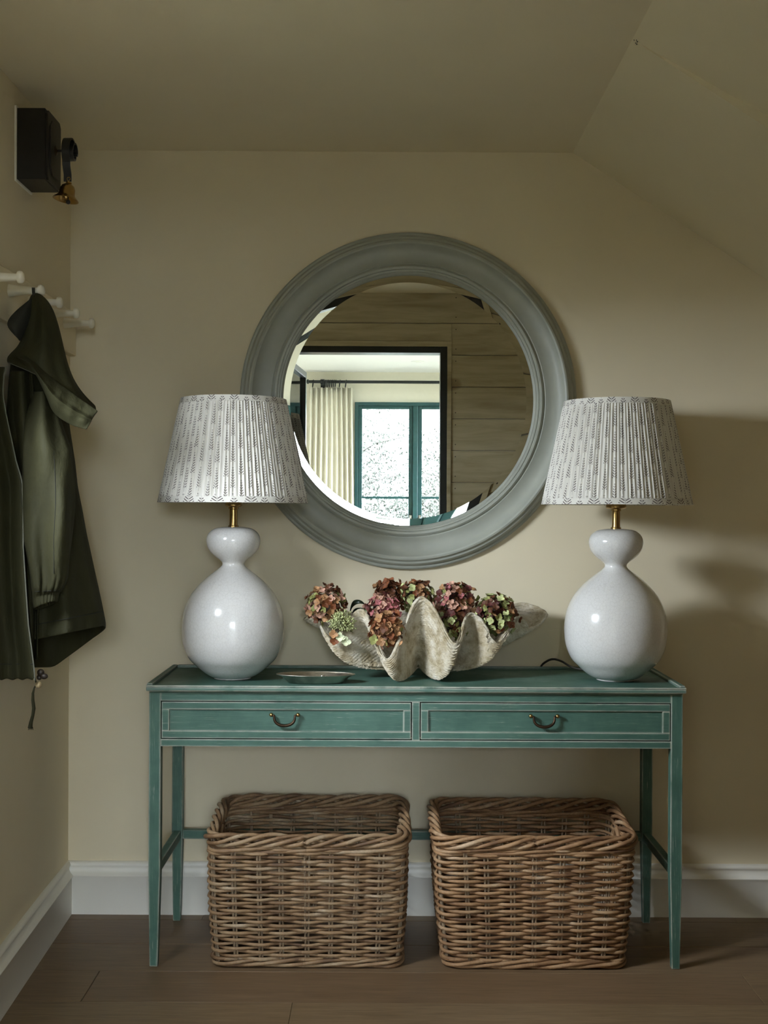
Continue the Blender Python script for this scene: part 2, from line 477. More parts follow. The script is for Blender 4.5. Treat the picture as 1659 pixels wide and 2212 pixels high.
def left_wall():
    m = MB()
    # window opening with a splayed reveal
    T = .30
    ys = [YF-.1, 1.90, 2.66, YB+.1]; zs = [-.1, .1, .6, 1.00, 1.86, 2.1, 2.6]
    def inner(y, z): return (wall_x(y, z), y, z)
    def patch(y0, y1, z0, z1):
        N = 3
        for i in range(N):
            for j in range(N):
                a, b = y0+(y1-y0)*i/N, y0+(y1-y0)*(i+1)/N
                c, d = z0+(z1-z0)*j/N, z0+(z1-z0)*(j+1)/N
                m.add([inner(a, c), inner(b, c), inner(b, d), inner(a, d)], [(0, 1, 2, 3)])
    for i in range(3):
        for j in range(6):
            if i == 1 and j == 3: continue
            patch(ys[i], ys[i+1], zs[j], zs[j+1])
    # splayed reveal
    o = [(XL-T, 1.95, 1.38), (XL-T, 2.50, 1.38), (XL-T, 2.50, 1.78), (XL-T, 1.95, 1.78)]
    q = [inner(1.90, 1.00), inner(2.66, 1.00), inner(2.66, 1.86), inner(1.90, 1.86)]
    m.add(q+o, [(0, 1, 5, 4), (1, 2, 6, 5), (2, 3, 7, 6), (3, 0, 4, 7)])
    # outer skin
    xo = XL-T
    for (a, b, c, d) in ((YF-.1, 1.95, -.1, 2.6), (2.50, YB+.1, -.1, 2.6), (1.95, 2.50, -.1, 1.38), (1.95, 2.50, 1.78, 2.6)):
        m.add([(xo, a, c), (xo, b, c), (xo, b, d), (xo, a, d)], [(0, 1, 2, 3)])
    o = m.build('wall_left', M['wall'], angle=30)
    return sfy(o)
left_wall()
# small casement in the reveal
w2 = struct('window_2', (XL-.28, 2.225, 1.58))
fm = MB(); 
for (a, b, c, d) in ((-.275, .275, -.20, -.165), (-.275, .275, .165, .20), (-.275, -.24, -.165, .165), (.24, .275, -.165, .165)):
    fm.box(-.025, .025, a, b, c, d)
fm.build('window_frame', M['trim'], w2, bevel=.003)
MB().box(-.012, .012, -.012, .012, -.165, .165).build('glazing_bar', M['trim'], w2)
for s in (-1, 1): MB().box(-.002, .002, min(s*.012, s*.24), max(s*.012, s*.24), -.165, .165).build('pane', M['glass'], w2)

sfy(MB().box(XR, XR+.2, YF-.1, YB+.1, -.1, 2.0).build('wall_right', M['oak'], smooth=False))  # unseen wall, given dark wood to soak up fill light on the right

# ceiling: flat part, then rising slightly towards the planked wall; two slope panels with a step between
ceil = struct('ceiling', (0, 0, CZ))
MB().prism([(YB+.1, 0), (2.30, 0), (YF-.1, .070), (YF-.1, .25), (YB+.1, .25)], 'x', XL-.5, XC+.0).build('ceiling_panel', M['ceil'], ceil, smooth=False)
x2 = XR+.3
def slope_panel(name, y0, y1, sl, drop=0.0):
    z1 = sl*(x2-XC)
    MB().prism([(XC, -drop), (x2, z1-drop), (x2, z1+.25), (XC, .25)], 'y', y0, y1).build(name, M['ceil'], ceil, smooth=False)
slope_panel('slope_panel', 2.774, YB+.1, SLOPE)
slope_panel('slope_panel', YF-.1, 2.774, -.560)
# a little chipped plaster at the crease
ch = MB()
for i in range(5):
    p = Vector((XC+.003+random.uniform(0, .014), 2.775+random.uniform(-.012, .008), -.004-random.uniform(0, .004)))
    p.z = SLOPE*(p.x-XC)-.001
    q = random.uniform(.0006, .0016); ch.box(p.x-q, p.x+q, p.y-q*2, p.y+q, p.z-.0006, p.z+.002)
ch.build('plaster_chip', M['nail'], ceil)

# floor of single oak boards
flo = struct('floor', (0, 0, 0))
MB().box(XL-.5, XR+.3, YF-.1, YB+.1, -.08, -.018).build('subfloor', M['black_wood'], flo, smooth=False)
seams = [2.788+.2*k for k in range(-10, 5)] + [YB+.02]
seams = [y for y in seams if y > YF-.3]
joints = {2.788: [-.22, 1.25], 2.988: [-.744, .95], 3.188: [1.45], 3.388: [.55]}
for i in range(len(seams)-1):
    y0, y1 = seams[i], seams[i+1]
    js = next((j for k, j in joints.items() if abs(k-y0) < .01), [random.uniform(-.6, .2), random.uniform(.7, 1.5)])
    xs = [XL-.06] + js + [XR+.02]
    for a, b in zip(xs, xs[1:]):
        dz = random.uniform(-.0006, .0006)
        MB().box(a+.0004, b-.0004, y0+.0005, y1-.0005, -.018, dz).build('plank', M['oak'], flo, smooth=False, bevel=.0012, bseg=1)

# skirting boards
def skirt_profile():
    return [(0, 0), (.020, 0), (.020, .110), (.0235, .113), (.0245, .117), (.0215, .121), (.0165, .123), (.0115, .130), (.0105, .138),
            (.0125, .142), (.0150, .144), (.0155, .149), (.0125, .154), (.006, .157), (0, .157)]
def skirting(name, p0, p1, nrm):
    m = MB(); p0 = Vector(p0); p1 = Vector(p1); nrm = Vector(nrm)
    pr = skirt_profile(); n = len(pr); vs = []
    for P in (p0, p1):
        for d, h in pr: vs.append(P + nrm*d + Vector((0, 0, h)))
    m.add(vs, [(i, (i+1) % n, n+(i+1) % n, n+i) for i in range(n)] + [tuple(range(n)), tuple(range(2*n-1, n-1, -1))])
    return sfy(m.build(name, M['trim'], angle=50))
skirting('baseboard_back', (XL-.02, YB+.001, 0), (XR, YB+.001, 0), (0, -1, 0))
ya, yb = YB+.005, YF
skirting('baseboard_left', (wall_x(ya, 0)-.002, ya, 0), (wall_x(yb, 0)-.002, yb, 0), (1, 0, 0))
skirting('baseboard_right', (XR, YB, 0), (XR, YF, 0), (-1, 0, 0))

# planked wall with the door opening, seen in the mirror
DX0, DX1, DZ = -.60, .329, 2.087
wf = struct('wall_front', (0, YF, 0))
sh = MB(); sh.box(XL-.5, DX0, -.10, -.016, -.1, 2.7); sh.box(DX1, 2.45, -.10, -.016, -.1, 2.7); sh.box(DX0, DX1, -.10, -.016, DZ, 2.7)
sh.build('wall_core', M['cream_wall'], wf, smooth=False)
pz = [2.043 + .1675*k for k in range(-13, 3)] + [2.46]
pz = [max(z, 0.0) for z in pz]
for a, b in zip(pz, pz[1:]):
    if b-a < .02: continue
    segs = [(XL-.02, XR)] if a >= 2.115 else [(XL-.02, DX0-.022), (DX1+.022, XR)]
    if a < DZ+.028 < b: MB().box(DX0-.0225, DX1+.0225, -.016, 0, DZ+.0285, b-.0016).build('plank', M['plank'], wf, smooth=False, bevel=.002, bseg=1)
    for x0, x1 in segs:
        MB().box(x0, x1, -.016, 0, a+.0016, b-.0016).build('plank', M['plank'], wf, smooth=False, bevel=.002, bseg=1)
    for zz in (a+.032, b-.032):
        nm = MB(); nm.sphere((DX1+.045, .0004, zz), .003, 6, 4, (1, .4, 1)); nm.build('nail', M['nail'], wf)
d1 = struct('door_1', (0, YF, 0))
tm = MB(); tm.box(DX1, DX1+.022, -.03, .010, 0, DZ+.028); tm.box(DX0-.022, DX0, -.03, .010, 0, DZ+.028); tm.box(DX0, DX1, -.03, .010, DZ, DZ+.028)
tm.build('architrave', M['plank'], d1, smooth=False, bevel=.002)
bm_ = MB(); bm_.box(DX1-.036, DX1, -.10, .004, 0, DZ); bm_.box(DX0, DX0+.036, -.10, .004, 0, DZ); bm_.box(DX0+.036, DX1-.036, -.10, .004, DZ-.033, DZ)
bm_.build('door_frame', M['crittall'], d1, smooth=False, bevel=.002)
# open steel-framed glazed leaf
lf = bpy.data.objects.new('door_leaf', None); COL.objects.link(lf); lf.parent = d1; lf.location = (DX0+.06, -.10, 0); lf.rotation_euler = (0, 0, radians(-90+4.5))
LW, LH = .72, DZ-.045
lm = MB(); lm.box(0, .035, -.02, .02, .01, LH); lm.box(LW-.035, LW, -.02, .02, .01, LH); lm.box(.035, LW-.035, -.02, .02, LH-.035, LH); lm.box(.035, LW-.035, -.02, .02, .01, .2)
lm.build('leaf_frame', M['crittall'], lf, smooth=False, bevel=.002)
for k in range(3):
    z = .2+(LH-.235)*(k+1)/4
    MB().box(.035, LW-.035, -.012, .012, z-.011, z+.011).build('glazing_bar', M['crittall'], lf, smooth=False)
MB().box(.035, LW-.035, -.002, .002, .2, LH-.035).build('pane', M['glass'], lf, smooth=False)

# room behind the camera
GY = -2.78; GZ = 2.377
MW = M['cream_wall']
wx0, wx1, wz0, wz1 = -.246, .762, .12, 2.126
fw = MB(); fw.box(-1.9, wx0, GY-.2, GY, -.1, 2.7); fw.box(wx1, 2.6, GY-.2, GY, -.1, 2.7); fw.box(wx0, wx1, GY-.2, GY, -.1, wz0); fw.box(wx0, wx1, GY-.2, GY, wz1, 2.7)
sfy(fw.build('wall_far', MW, smooth=False))
sfy(MB().box(-2.0, -1.4, GY-.1, YF-.1, -.1, 2.7).build('wall_far_left', MW, smooth=False))
rw = MB(); rw.box(2.35, 2.45, GY-.1, -2.25, -.1, 2.7); rw.box(2.35, 2.45, -.45, YF-.1, -.1, 2.7); rw.box(2.35, 2.45, -2.25, -.45, -.1, .5); rw.box(2.35, 2.45, -2.25, -.45, 2.15, 2.7)
sfy(rw.build('wall_far_right', MW, smooth=False))
w3 = struct('added_side_window', (2.40, -1.35, 0))  # unseen window, added to let more light into this room
wm = MB()
for (a, b, c, d) in ((-.9, .9, .5, .56), (-.9, .9, 2.09, 2.15), (-.9, -.84, .56, 2.09), (.84, .9, .56, 2.09)): wm.box(-.03, .03, a, b, c, d)
wm.build('window_frame', M['teal_frame'], w3, smooth=False)
MB().box(-.025, .025, -.02, .02, .56, 2.09).build('mullion', M['teal_frame'], w3, smooth=False)
MB().box(-.002, .002, -.84, .84, .56, 2.09).build('pane', M['glass'], w3, smooth=False)
o = sfy(MB().box(-2.0, 2.5, GY-.1, YF-.10, GZ, GZ+.2).build('ceiling', M['white_ceil'], smooth=False))
M['bounce_floor'] = simple('pale_bounce_floor', (.45,.43,.38), .6, var=.08, scale=4)  # unseen floor, made pale to bounce light through the doorway
o = sfy(MB().box(-2.0, 2.5, GY-.1, YF-.10, -.1, -.002).build('floor', M['bounce_floor'], smooth=False))

# garden window with two casements
w1 = struct('window_1', (0, GY, 0))
fr = MB(); t_ = .028
fr.box(wx0, wx0+t_, -.12, .02, wz0, wz1); fr.box(wx1-t_, wx1, -.12, .02, wz0, wz1)
fr.box(wx0+t_, wx1-t_, -.12, .02, wz1-t_, wz1); fr.box(wx0+t_, wx1-t_, -.12, .02, wz0, wz0+t_)
fr.build('window_frame', M['teal_frame'], w1, smooth=False, bevel=.003)
MB().box(.236, .280, -.10, .025, wz0+t_, wz1-t_).build('mullion', M['teal_frame'], w1, smooth=False, bevel=.006)
for s, (x0, x1) in enumerate(((wx0+t_, .236), (.280, wx1-t_))):
    sa = MB(); z0, z1 = wz0+t_, wz1-t_
    sa.box(x0, x0+.034, -.06, .0, z0, z1); sa.box(x1-.034, x1, -.06, .0, z0, z1)
    sa.box(x0+.034, x1-.034, -.06, .0, z1-.026, z1); sa.box(x0+.034, x1-.034, -.06, .0, z0, z0+.05)
    so = sa.build('sash', M['teal_frame'], w1, smooth=False, bevel=.004)
    for zz in (1.335, .72):
        MB().box(x0+.034, x1-.034, -.05, -.008, zz-.010, zz+.010).build('glazing_bar', M['teal_frame'], so, smooth=False, bevel=.003)
    for (a, b) in ((z0+.05, .71), (.73, 1.325), (1.345, z1-.026)):
        MB().box(x0+.034, x1-.034, -.034, -.030, a, b).build('pane', M['glass'], so, smooth=False)
    hx = x1-.017 if s == 0 else x0+.017
    h = MB(); h.box(hx-.010, hx+.010, 0, .012, 1.10, 1.19)
    h.tube([(hx, .012, 1.165), (hx, .045, 1.165), (hx+(.02 if s else -.02), .05, 1.15), (hx+(.035 if s else -.035), .05, 1.06)], .007, 8)
    h.build('handle', M['steel'], so)

# ceiling spot in that room
cl = thing('ceiling_spotlight', 'small recessed white spotlight in the white ceiling, seen in the mirror', 'spotlight', (.253, -2.04, GZ))
MB().lathe([(.028, .001), (.030, -.004), (.046, -.005), (.050, 0)], 24).build('trim_ring', M['white_ceil'], cl)
MB().lathe([(.0001, -.0005), (.028, -.0005)], 24).build('lens', M['trim'], cl)

# curtain, rod, rings
rod = thing('curtain_rod', 'dark iron curtain rod with ball end above the garden window', 'curtain rod', (-.66, GY+.10, 2.285))
MB().tube([(0, 0, 0), (1.75, 0, 0)], .0125, 12).build('pole', M['iron'], rod)
fi = MB(); fi.sphere((-.012, 0, 0), .030, 16, 10); fi.lathe([(.0125, .02), (.019, .022), (.019, .034), (.0125, .036)], 16, axis='x'); fi.build('finial', M['iron'], rod)
for bx in (.145, 1.5):
    b = MB(); b.box(bx-.012, bx+.012, -.10, .0, -.022, -.008); b.box(bx-.016, bx+.016, -.10, -.09, -.05, .03); b.lathe([(.0126, bx-.014), (.019, bx-.014), (.019, bx+.014), (.0126, bx+.014)], 16, axis='x')
    b.build('bracket', M['iron'], rod)
cur = thing('curtain', 'cream pleated linen curtain hanging on iron rings beside the garden window', 'curtain', (-.62, GY+.10, 0))
cm = MB(); rows, cols = 14, 150; vs = []; fs = []
for j in range(rows+1):
    z = .02 + (2.236-.02)*j/rows; 
    for i in range(cols+1):
        s = i/cols; ampl = .020+.006*sin(s*9); wdt = .36+.02*(1-j/rows)
        vs.append((s*wdt+.004*sin(z*3+s*5), ampl*sin(s*2*pi*8.5+.25*sin(z*2.1)) + .03*(1 if s > .84 else 0)*0, z))
for j in range(rows):
    for i in range(cols): fs.append((j*(cols+1)+i, j*(cols+1)+i+1, (j+1)*(cols+1)+i+1, (j+1)*(cols+1)+i))
cm.add(vs, fs); cm.build('panel', M['curtain'], cur, solid=.004, angle=80)
for k, rx in enumerate([.03, .115, .13, .142, .155, .17, .185, .20, .215, .25, .30]):
    r = MB(); r.tube([(rx+.004*sin(a*2*pi/16), .029*cos(a*2*pi/16), 2.270+.029*sin(a*2*pi/16)) for a in range(16)], .0042, 6, closed=True)
    r.build('ring', M['iron'], cur)

# garden outside
sfy(MB().box(-30, 30, -40, 25, -.25, -.12).build('ground', M['grass'], smooth=False))
M['bounce_slab'] = simple('pale_bounce_slab', (.30,.29,.26), .9, var=.1, scale=3)  # unseen pale slab, added to bounce daylight in through the garden window
sfy(MB().box(-2.2, 3.4, -5.2, GY-.2, -.12, -.09).build('ground', M['bounce_slab'], smooth=False))
def tree(x, y, h, w, seed, label):
    rnd = random.Random(seed)
    t = thing('garden_tree', label, 'tree', (x, y, -.12), 'garden trees beyond the window')
    tr = MB(); tr.tube([(0, 0, 0), (.05, .02, h*.3), (-.04, 0, h*.6), (0, 0, h*.9)], [.12, .10, .07, .03], 8)
    for k in range(9):
        a = rnd.uniform(0, 2*pi); z0 = rnd.uniform(.25, .75)*h
        tr.tube([(0, 0, z0), (cos(a)*w*.4, sin(a)*w*.4, z0+.12*h), (cos(a)*w*.8, sin(a)*w*.8, z0+.16*h)], [.05, .03, .012], 5)
    tr.build('trunk', M['bark'], t)
    lv = MB(); V = []; Fc = []
    for k in range(11000):
        u, v, q = rnd.uniform(-1, 1), rnd.uniform(0, 2*pi), rnd.random()**.4
        rr = sqrt(1-u*u)*q
        lump = 1+.25*sin(3*v+seed)*sin(4*u+seed)
        p = Vector((rr*cos(v)*w*lump, rr*sin(v)*w*lump, h*.55+u*q*h*.5))
        s = rnd.uniform(.035, .08); R = Matrix.Rotation(rnd.uniform(0, 6.28), 3, Vector((rnd.uniform(-1, 1), rnd.uniform(-1, 1), rnd.uniform(-1, 1))).normalized())
        b = len(V)
        for q_ in ((-s*.5, 0, 0), (0, -s*.25, .01), (s*.6, 0, 0), (0, s*.25, .01)): V.append(tuple(p+R@Vector(q_)))
        Fc.append((b, b+1, b+2, b+3))
    lv.add(V, Fc); o = lv.build('foliage', M['tree_leaf'], t, smooth=False); o['kind'] = 'stuff'
tree(-.75, -10.6, 3.0, 1.55, 3, 'tall pale leafy tree outside the left casement')
tree(1.7, -15.2, 3.0, 1.3, 5, 'lower rounded tree outside the right casement')
tree(.5, -6.6, 1.5, 1.0, 9, 'low bushy tree close to the garden window')

# ------------------------------------------------------------------ console table
TX, TZ = .088, .753
tab = thing('console_table', 'distressed teal painted console table with two drawers against the wall', 'table', (TX, 3.20, 0))
HW = .711
tp = MB(); tp.box(-HW-.006, HW+.006, 0, .408, .737, .748)
# rounded nosing under the top
tp.prism([(.004, .737), (.412-.004, .737), (.412-.012, .731), (.012, .731)], 'x', -HW, HW)
tp.build('table_top', M['teal'], tab, smooth=False, bevel=.003)
for (a, b, c, d, h) in ((-HW-.006, -HW+.010, .012, .408, .7565), (HW-.010, HW+.006, .012, .408, .7565), (-HW+.010, HW-.010, .394, .408, .7565), (-HW-.006, HW+.006, -.0, .012, .7525)):
    MB().box(a, b, c, d, .7475, h).build('edge_lip', M['teal'], tab, smooth=False, bevel=.003)
def leg(x, y, inx, iny):
    """square tapered leg; inx / iny = direction of the inner faces"""
    w = .0315; m = MB(); z1, z2 = .735, .255
    def ring(z, wa, sh):
        x0, x1 = x-wa/2, x+wa/2; y0, y1 = y-wa/2, y+wa/2
        ox, oy = inx*(-sh), iny*(-sh)
        return [(x0+ox, y0+oy, z), (x1+ox, y0+oy, z), (x1+ox, y1+oy, z), (x0+ox, y1+oy, z)]
    m.loft([ring(0, .0215, .0012), ring(z2, w, 0), ring(z1, w, 0)], cap0=True, cap1=True)
    m.build('leg', M['teal_leg'], tab, smooth=False, bevel=.0018)
hx = HW-.0158
for sx in (-1, 1):
    leg(sx*hx, .030, -sx, 1); leg(sx*hx, .388, -sx, -1)
    MB().box(sx*hx-.011, sx*hx+.011, .045, .374, .243, .269).build('stretcher', M['teal'], tab, smooth=False, bevel=.0015)
    MB().box(sx*hx-.012, sx*hx+.012, .045, .374, .588, .735).build('side_apron', M['teal'], tab, smooth=False, bevel=.0015)
MB().box(-hx+.015, hx-.015, .378, .400, .243, .269).build('stretcher', M['teal'], tab, smooth=False, bevel=.0015)
MB().box(-hx+.015, hx-.015, .380, .400, .588, .735).build('back_apron', M['teal'], tab, smooth=False, bevel=.0015)
MB().box(-.680, .680, .0155, .040, .709, .735).build('apron_rail', M['teal'], tab, smooth=False, bevel=.0012)
MB().box(-.680, .680, .0155, .040, .588, .607).build('apron_rail', M['teal'], tab, smooth=False, bevel=.0012)
MB().box(-.0105, .0105, .0155, .040, .607, .709).build('apron_stile', M['teal'], tab, smooth=False, bevel=.0012)
MB().box(-.69, .69, .10, .38, .60, .604).build('drawer_bottom', M['black_wood'], tab, smooth=False)
for sx in (-1, 1):
    x0, x1 = (-.6775, -.0130) if sx < 0 else (.0130, .6775)
    z0, z1 = .6095, .7065
    dr = MB(); f = .020
    dr.box(x0, x1, .0165, .036, z0, z0+f); dr.box(x0, x1, .0165, .036, z1-f, z1)
    dr.box(x0, x0+f, .0165, .036, z0+f, z1-f); dr.box(x1-f, x1, .0165, .036, z0+f, z1-f)
    do = dr.build('drawer', M['teal'], tab, smooth=False, bevel=.0012)
    MB().box(x0+f-.001, x1-f+.001, .0225, .034, z0+f-.001, z1-f+.001).build('drawer_panel', M['teal'], do, smooth=False)
    hxm = {-1: -.345-.0045, 1: .341}[sx]; zc = .672
    hd = MB(); pts = []
    for k in range(17):
        a = pi*k/16
        pts.append((hxm-.0275*cos(a)*(1+.10*sin(a)), .010-.004*sin(a), zc-.026*sin(a)**.8))
    pts = [(hxm-.0355, .013, zc+.002)] + pts + [(hxm+.0355, .013, zc+.002)]
    hd.tube(pts, [.0026]+[.0030+.0012*sin(pi*k/16) for k in range(17)]+[.0026], 10)
    hd.build('handle', M['brass_dark'], do)
    for q in (-1, 1):
        kb = MB(); kb.sphere((hxm+q*.0355, .0115, zc+.002), .0056, 12, 8); kb.lathe([(.0035, .022), (.0035, .012)], 10, (hxm+q*.0355, 0, zc+.002), 'y')
        kb.build('handle_knob', M['brass'], do)

# ------------------------------------------------------------------ mirror
MX, MZ = .0711, 1.550
mir = thing('round_mirror', 'large round mirror in a moulded grey-green wooden frame on the wall', 'mirror', (MX, YB, MZ))
R0 = .507
pf = [(R0, 0), (R0, -.016), (R0-.004, -.020), (R0-.010, -.021), (R0-.012, -.025), (R0-.014, -.032), (R0-.018, -.036), (R0-.023, -.037),
      (R0-.026, -.040), (R0-.029, -.046), (R0-.034, -.0475), (R0-.039, -.045), (R0-.042, -.040), (R0-.047, -.033), (R0-.057, -.027), (R0-.070, -.0245), (R0-.084, -.026),
      (R0-.095, -.0295), (R0-.0985, -.0275), (R0-.1005, -.0315), (R0-.106, -.035), (R0-.112, -.0345), (R0-.1135, -.0315), (R0-.116, -.0335), (R0-.120, -.033),
      (R0-.122, -.029), (R0-.125, -.0295), (R0-.128, -.027), (R0-.132, -.020), (R0-.132, -.012), (R0-.132, 0)]
MB().lathe(pf, 160, axis='y', closed=True).build('frame', M['frame_grey'], mir, angle=32)
ri = R0-.1315
gl = MB(); gl.lathe([(.0001, -.0205), (.12, -.0205), (.25, -.0205), (ri-.020, -.0205)], 160, axis='y')
gl.build('mirror_glass', M['mirror'], mir, smooth=False)
MB().lathe([(ri-.020, -.0205), (ri, -.0216)], 160, axis='y').build('bevelled_edge', M['mirror'], mir, angle=80)

# ------------------------------------------------------------------ table lamps
def lamp(label, x, y, collar_r, seed, shade_dx):
    rnd = random.Random(seed)
    L = thing('table_lamp', label, 'lamp', (x, y, .748), 'pair of gourd table lamps')
    k = 1/775.0
    prof = [(1e-5, 1.0), (37, 1.0), (39.5, 1.6), (40.5, 3.2), (45, 4.6), (53, 8), (66, 17), (80, 30), (93, 43), (102, 60), (108, 80), (110, 100), (110.5, 112), (109, 130), (105, 150),
            (98, 168), (89, 184), (77, 199), (64, 212), (51, 223), (39, 232), (30, 239), (25, 244), (23.5, 248), (25, 252.5), (31, 258), (40, 265), (49, 273.5), (55, 283), (58, 294), (58, 303),
            (55, 312), (49, 319), (40, 324.5), (29, 327), (20, 328), (11, 328.5)]
    pr = catmull([(a, b, 0) for a, b in prof], 3, closed=False)
    MB().lathe([(max(1e-5, p.x*k), p.y*k) for p in pr], 72).build('base', M['ceramic'], L, angle=80)
    MB().lathe([(.0145, 328*k), (.0145, 331*k), (.0118, 332*k), (.0112, 340*k), (.0112, 366*k), (.0140, 367*k), (.0140, 371*k), (.011, 372*k), (.006, 395*k), (.006, 460*k)], 32).build('stem', M['brass'], L)
    cr = collar_r
    co = MB(); co.lathe([(.010, 371*k), (cr*.82, 371.5*k), (cr*.98, 374*k), (cr, 377*k), (cr*.94, 380*k), (cr*.94, 400*k), (cr*.9, 406*k), (.008, 408*k)], 32)
    co.build('lamp_holder', M['brass'], L)
    MB().lathe([(.010, 408*k), (.014, 420*k), (.028, 445*k), (.030, 465*k), (.020, 485*k), (.0001, 492*k)], 24).build('bulb', M['shade_lining'], L)
    # pleated shade
    zb, zt, rb, rt = 1.2385-.748, 1.5275-.748, .2075, .1455
    NP = 118; SUB = 6; n = NP*SUB
    amp = [rnd.uniform(.55, 1.25) for _ in range(NP)]; wob = [rnd.uniform(-.5, .5) for _ in range(NP)]
    rows = [0, .004, .050, .055, .060, .10, .25, .4, .55, .7, .85, .90, .940, .945, .950, .996, 1.0]
    m = MB(); V = []; Fc = []; UV = []
    for t in rows:
        rr = rb+(rt-rb)*t; z = zb+(zt-zb)*t
        band = t < .056 or t > .944
        for i in range(n+1):
            p, q = divmod(i % n, SUB); f = q/SUB
            tri = (1-abs(2*f-1))
            a = 0.0 if band else (.0036*amp[p]*(tri-.5))
            o = .0016 if band else 0.0
            ang = 2*pi*i/n + (0 if band else .006*wob[p]*sin(pi*f)*2)
            V.append((shade_dx+(rr+a+o)*cos(ang), (rr+a+o)*sin(ang), z)); UV.append((i/n, t))
    w = n+1
    for j in range(len(rows)-1):
        for i in range(n): Fc.append((j*w+i, j*w+i+1, (j+1)*w+i+1, (j+1)*w+i))
    b = m.add(V, Fc)
    for i, q in enumerate(UV): m.uv[b+i] = q
    sh_ = m.build('lamp_shade', M['shade'], L, angle=50)
    MB().lathe([(rb-.004, zb+.001), (rt-.004, zt-.001)], 64, (shade_dx, 0, 0)).build('shade_lining', M['shade_lining'], sh_)
    sp = MB()
    for j in range(3):
        a = j*2*pi/3+.3; sp.tube([(0, 0, 455*k), (shade_dx+(rt-.004)*cos(a), (rt-.004)*sin(a), zt-.012)], .0018, 6)
    sp.build('shade_carrier', M['brass_dark'], sh_)
    return L
lamp('white crackle-glazed gourd lamp with sprigged shade nearest the hanging coat', -.4206, 3.375, .024, 1, -.001)
L2 = lamp('white crackle-glazed gourd lamp with sprigged shade at the end without the coat', .650, 3.382, .029, 2, .001)
cd = MB(); cd.tube(catmull([(-.02, .08, .012), (-.09, .14, .014), (-.125, .175, .030), (-.150, .19, .034), (-.172, .20, .022), (-.180, .224, .006), (-.182, .236, -.006), (-.184, .238, -.035)], 6, False), .0032, 8)
cd.build('cord', M['cord'], L2)

# ------------------------------------------------------------------ giant clam shell
SHX, SHY = .100, 3.435
shell = thing('clam_shell', 'giant clam shell planter filled with dried hydrangeas on the table', 'shell', (SHX, SHY, .7485))
ctl = [((-.330,.055,.148), (-.12,.03,.045)), ((-.298,-.015,.162), (-.15,-.02,.06)), ((-.240,-.085,.100), (-.195,-.10,.012)), ((-.165,-.062,.186), (-.105,-.030,.05)),
       ((-.088,-.135,.062), (-.062,-.150,-.030)), ((.007,-.078,.226), (.0,-.020,.045)), ((.094,-.138,.104), (.063,-.160,-.032)), ((.146,-.064,.182), (.105,-.030,.05)),
       ((.217,-.088,.100), (.170,-.105,.008)), ((.286,-.020,.166), (.15,-.02,.06)), ((.325,.020,.128), (.19,.02,.05)), ((.378,.075,.168), (.17,.06,.055)),
       ((.300,.130,.190), (.14,.08,.05)), ((.150,.150,.150), (.08,.10,.02)), ((.02,.150,.175), (.01,.10,.02)), ((-.13,.150,.150), (-.08,.10,.02)), ((-.26,.120,.172), (-.13,.08,.05))]
PER = 14
Rr = catmull([c[0] for c in ctl], PER); Bb = catmull([c[1] for c in ctl], PER)
NT_ = 120; rings = []
rs = random.Random(4)
ph = [rs.uniform(0, 6.28) for _ in range(6)]
for j in range(NT_+1):
    t = j/NT_; ring = []
    for i, (R, B) in enumerate(zip(Rr, Bb)):
        C = Vector((R.x*.04, .012+R.y*.04, .016)); P2 = B+(R-B)*.45; hv = Vector((R.x, R.y-.0, 0)); P2 = P2+hv.normalized()*.012
        p = C*(1-t)**3+B*3*t*(1-t)**2+P2*3*t*t*(1-t)+R*t**3
        a = i/len(Rr)*2*pi
        sc = (t*27+.7*sin(3*a+ph[0])+.5*sin(7*a+ph[1])) % 1.0
        ridge = (.0052*sc**1.6+.0010*sin(a*37+t*30+ph[2])+.0007*sin(a*83+ph[3]+t*71))*min(1, t*3)*(1 if t < .97 else .4)
        out = Vector((p.x, p.y, -.05)).normalized()
        p = p+out*ridge
        if t > .93: p = p+Vector((0, 0, .0016*sin(a*29+ph[4])*(t-.93)/.07))
        ring.append(p)
    rings.append(ring)
zmin = min(p.z for r in rings for p in r)
rings = [[p-Vector((0, 0, zmin)) for p in r] for r in rings]
sm = MB(); sm.loft(rings, cap0=True)
sm.build('shell_body', M['shell'], shell, angle=75, solid=.0085, soff=-1)

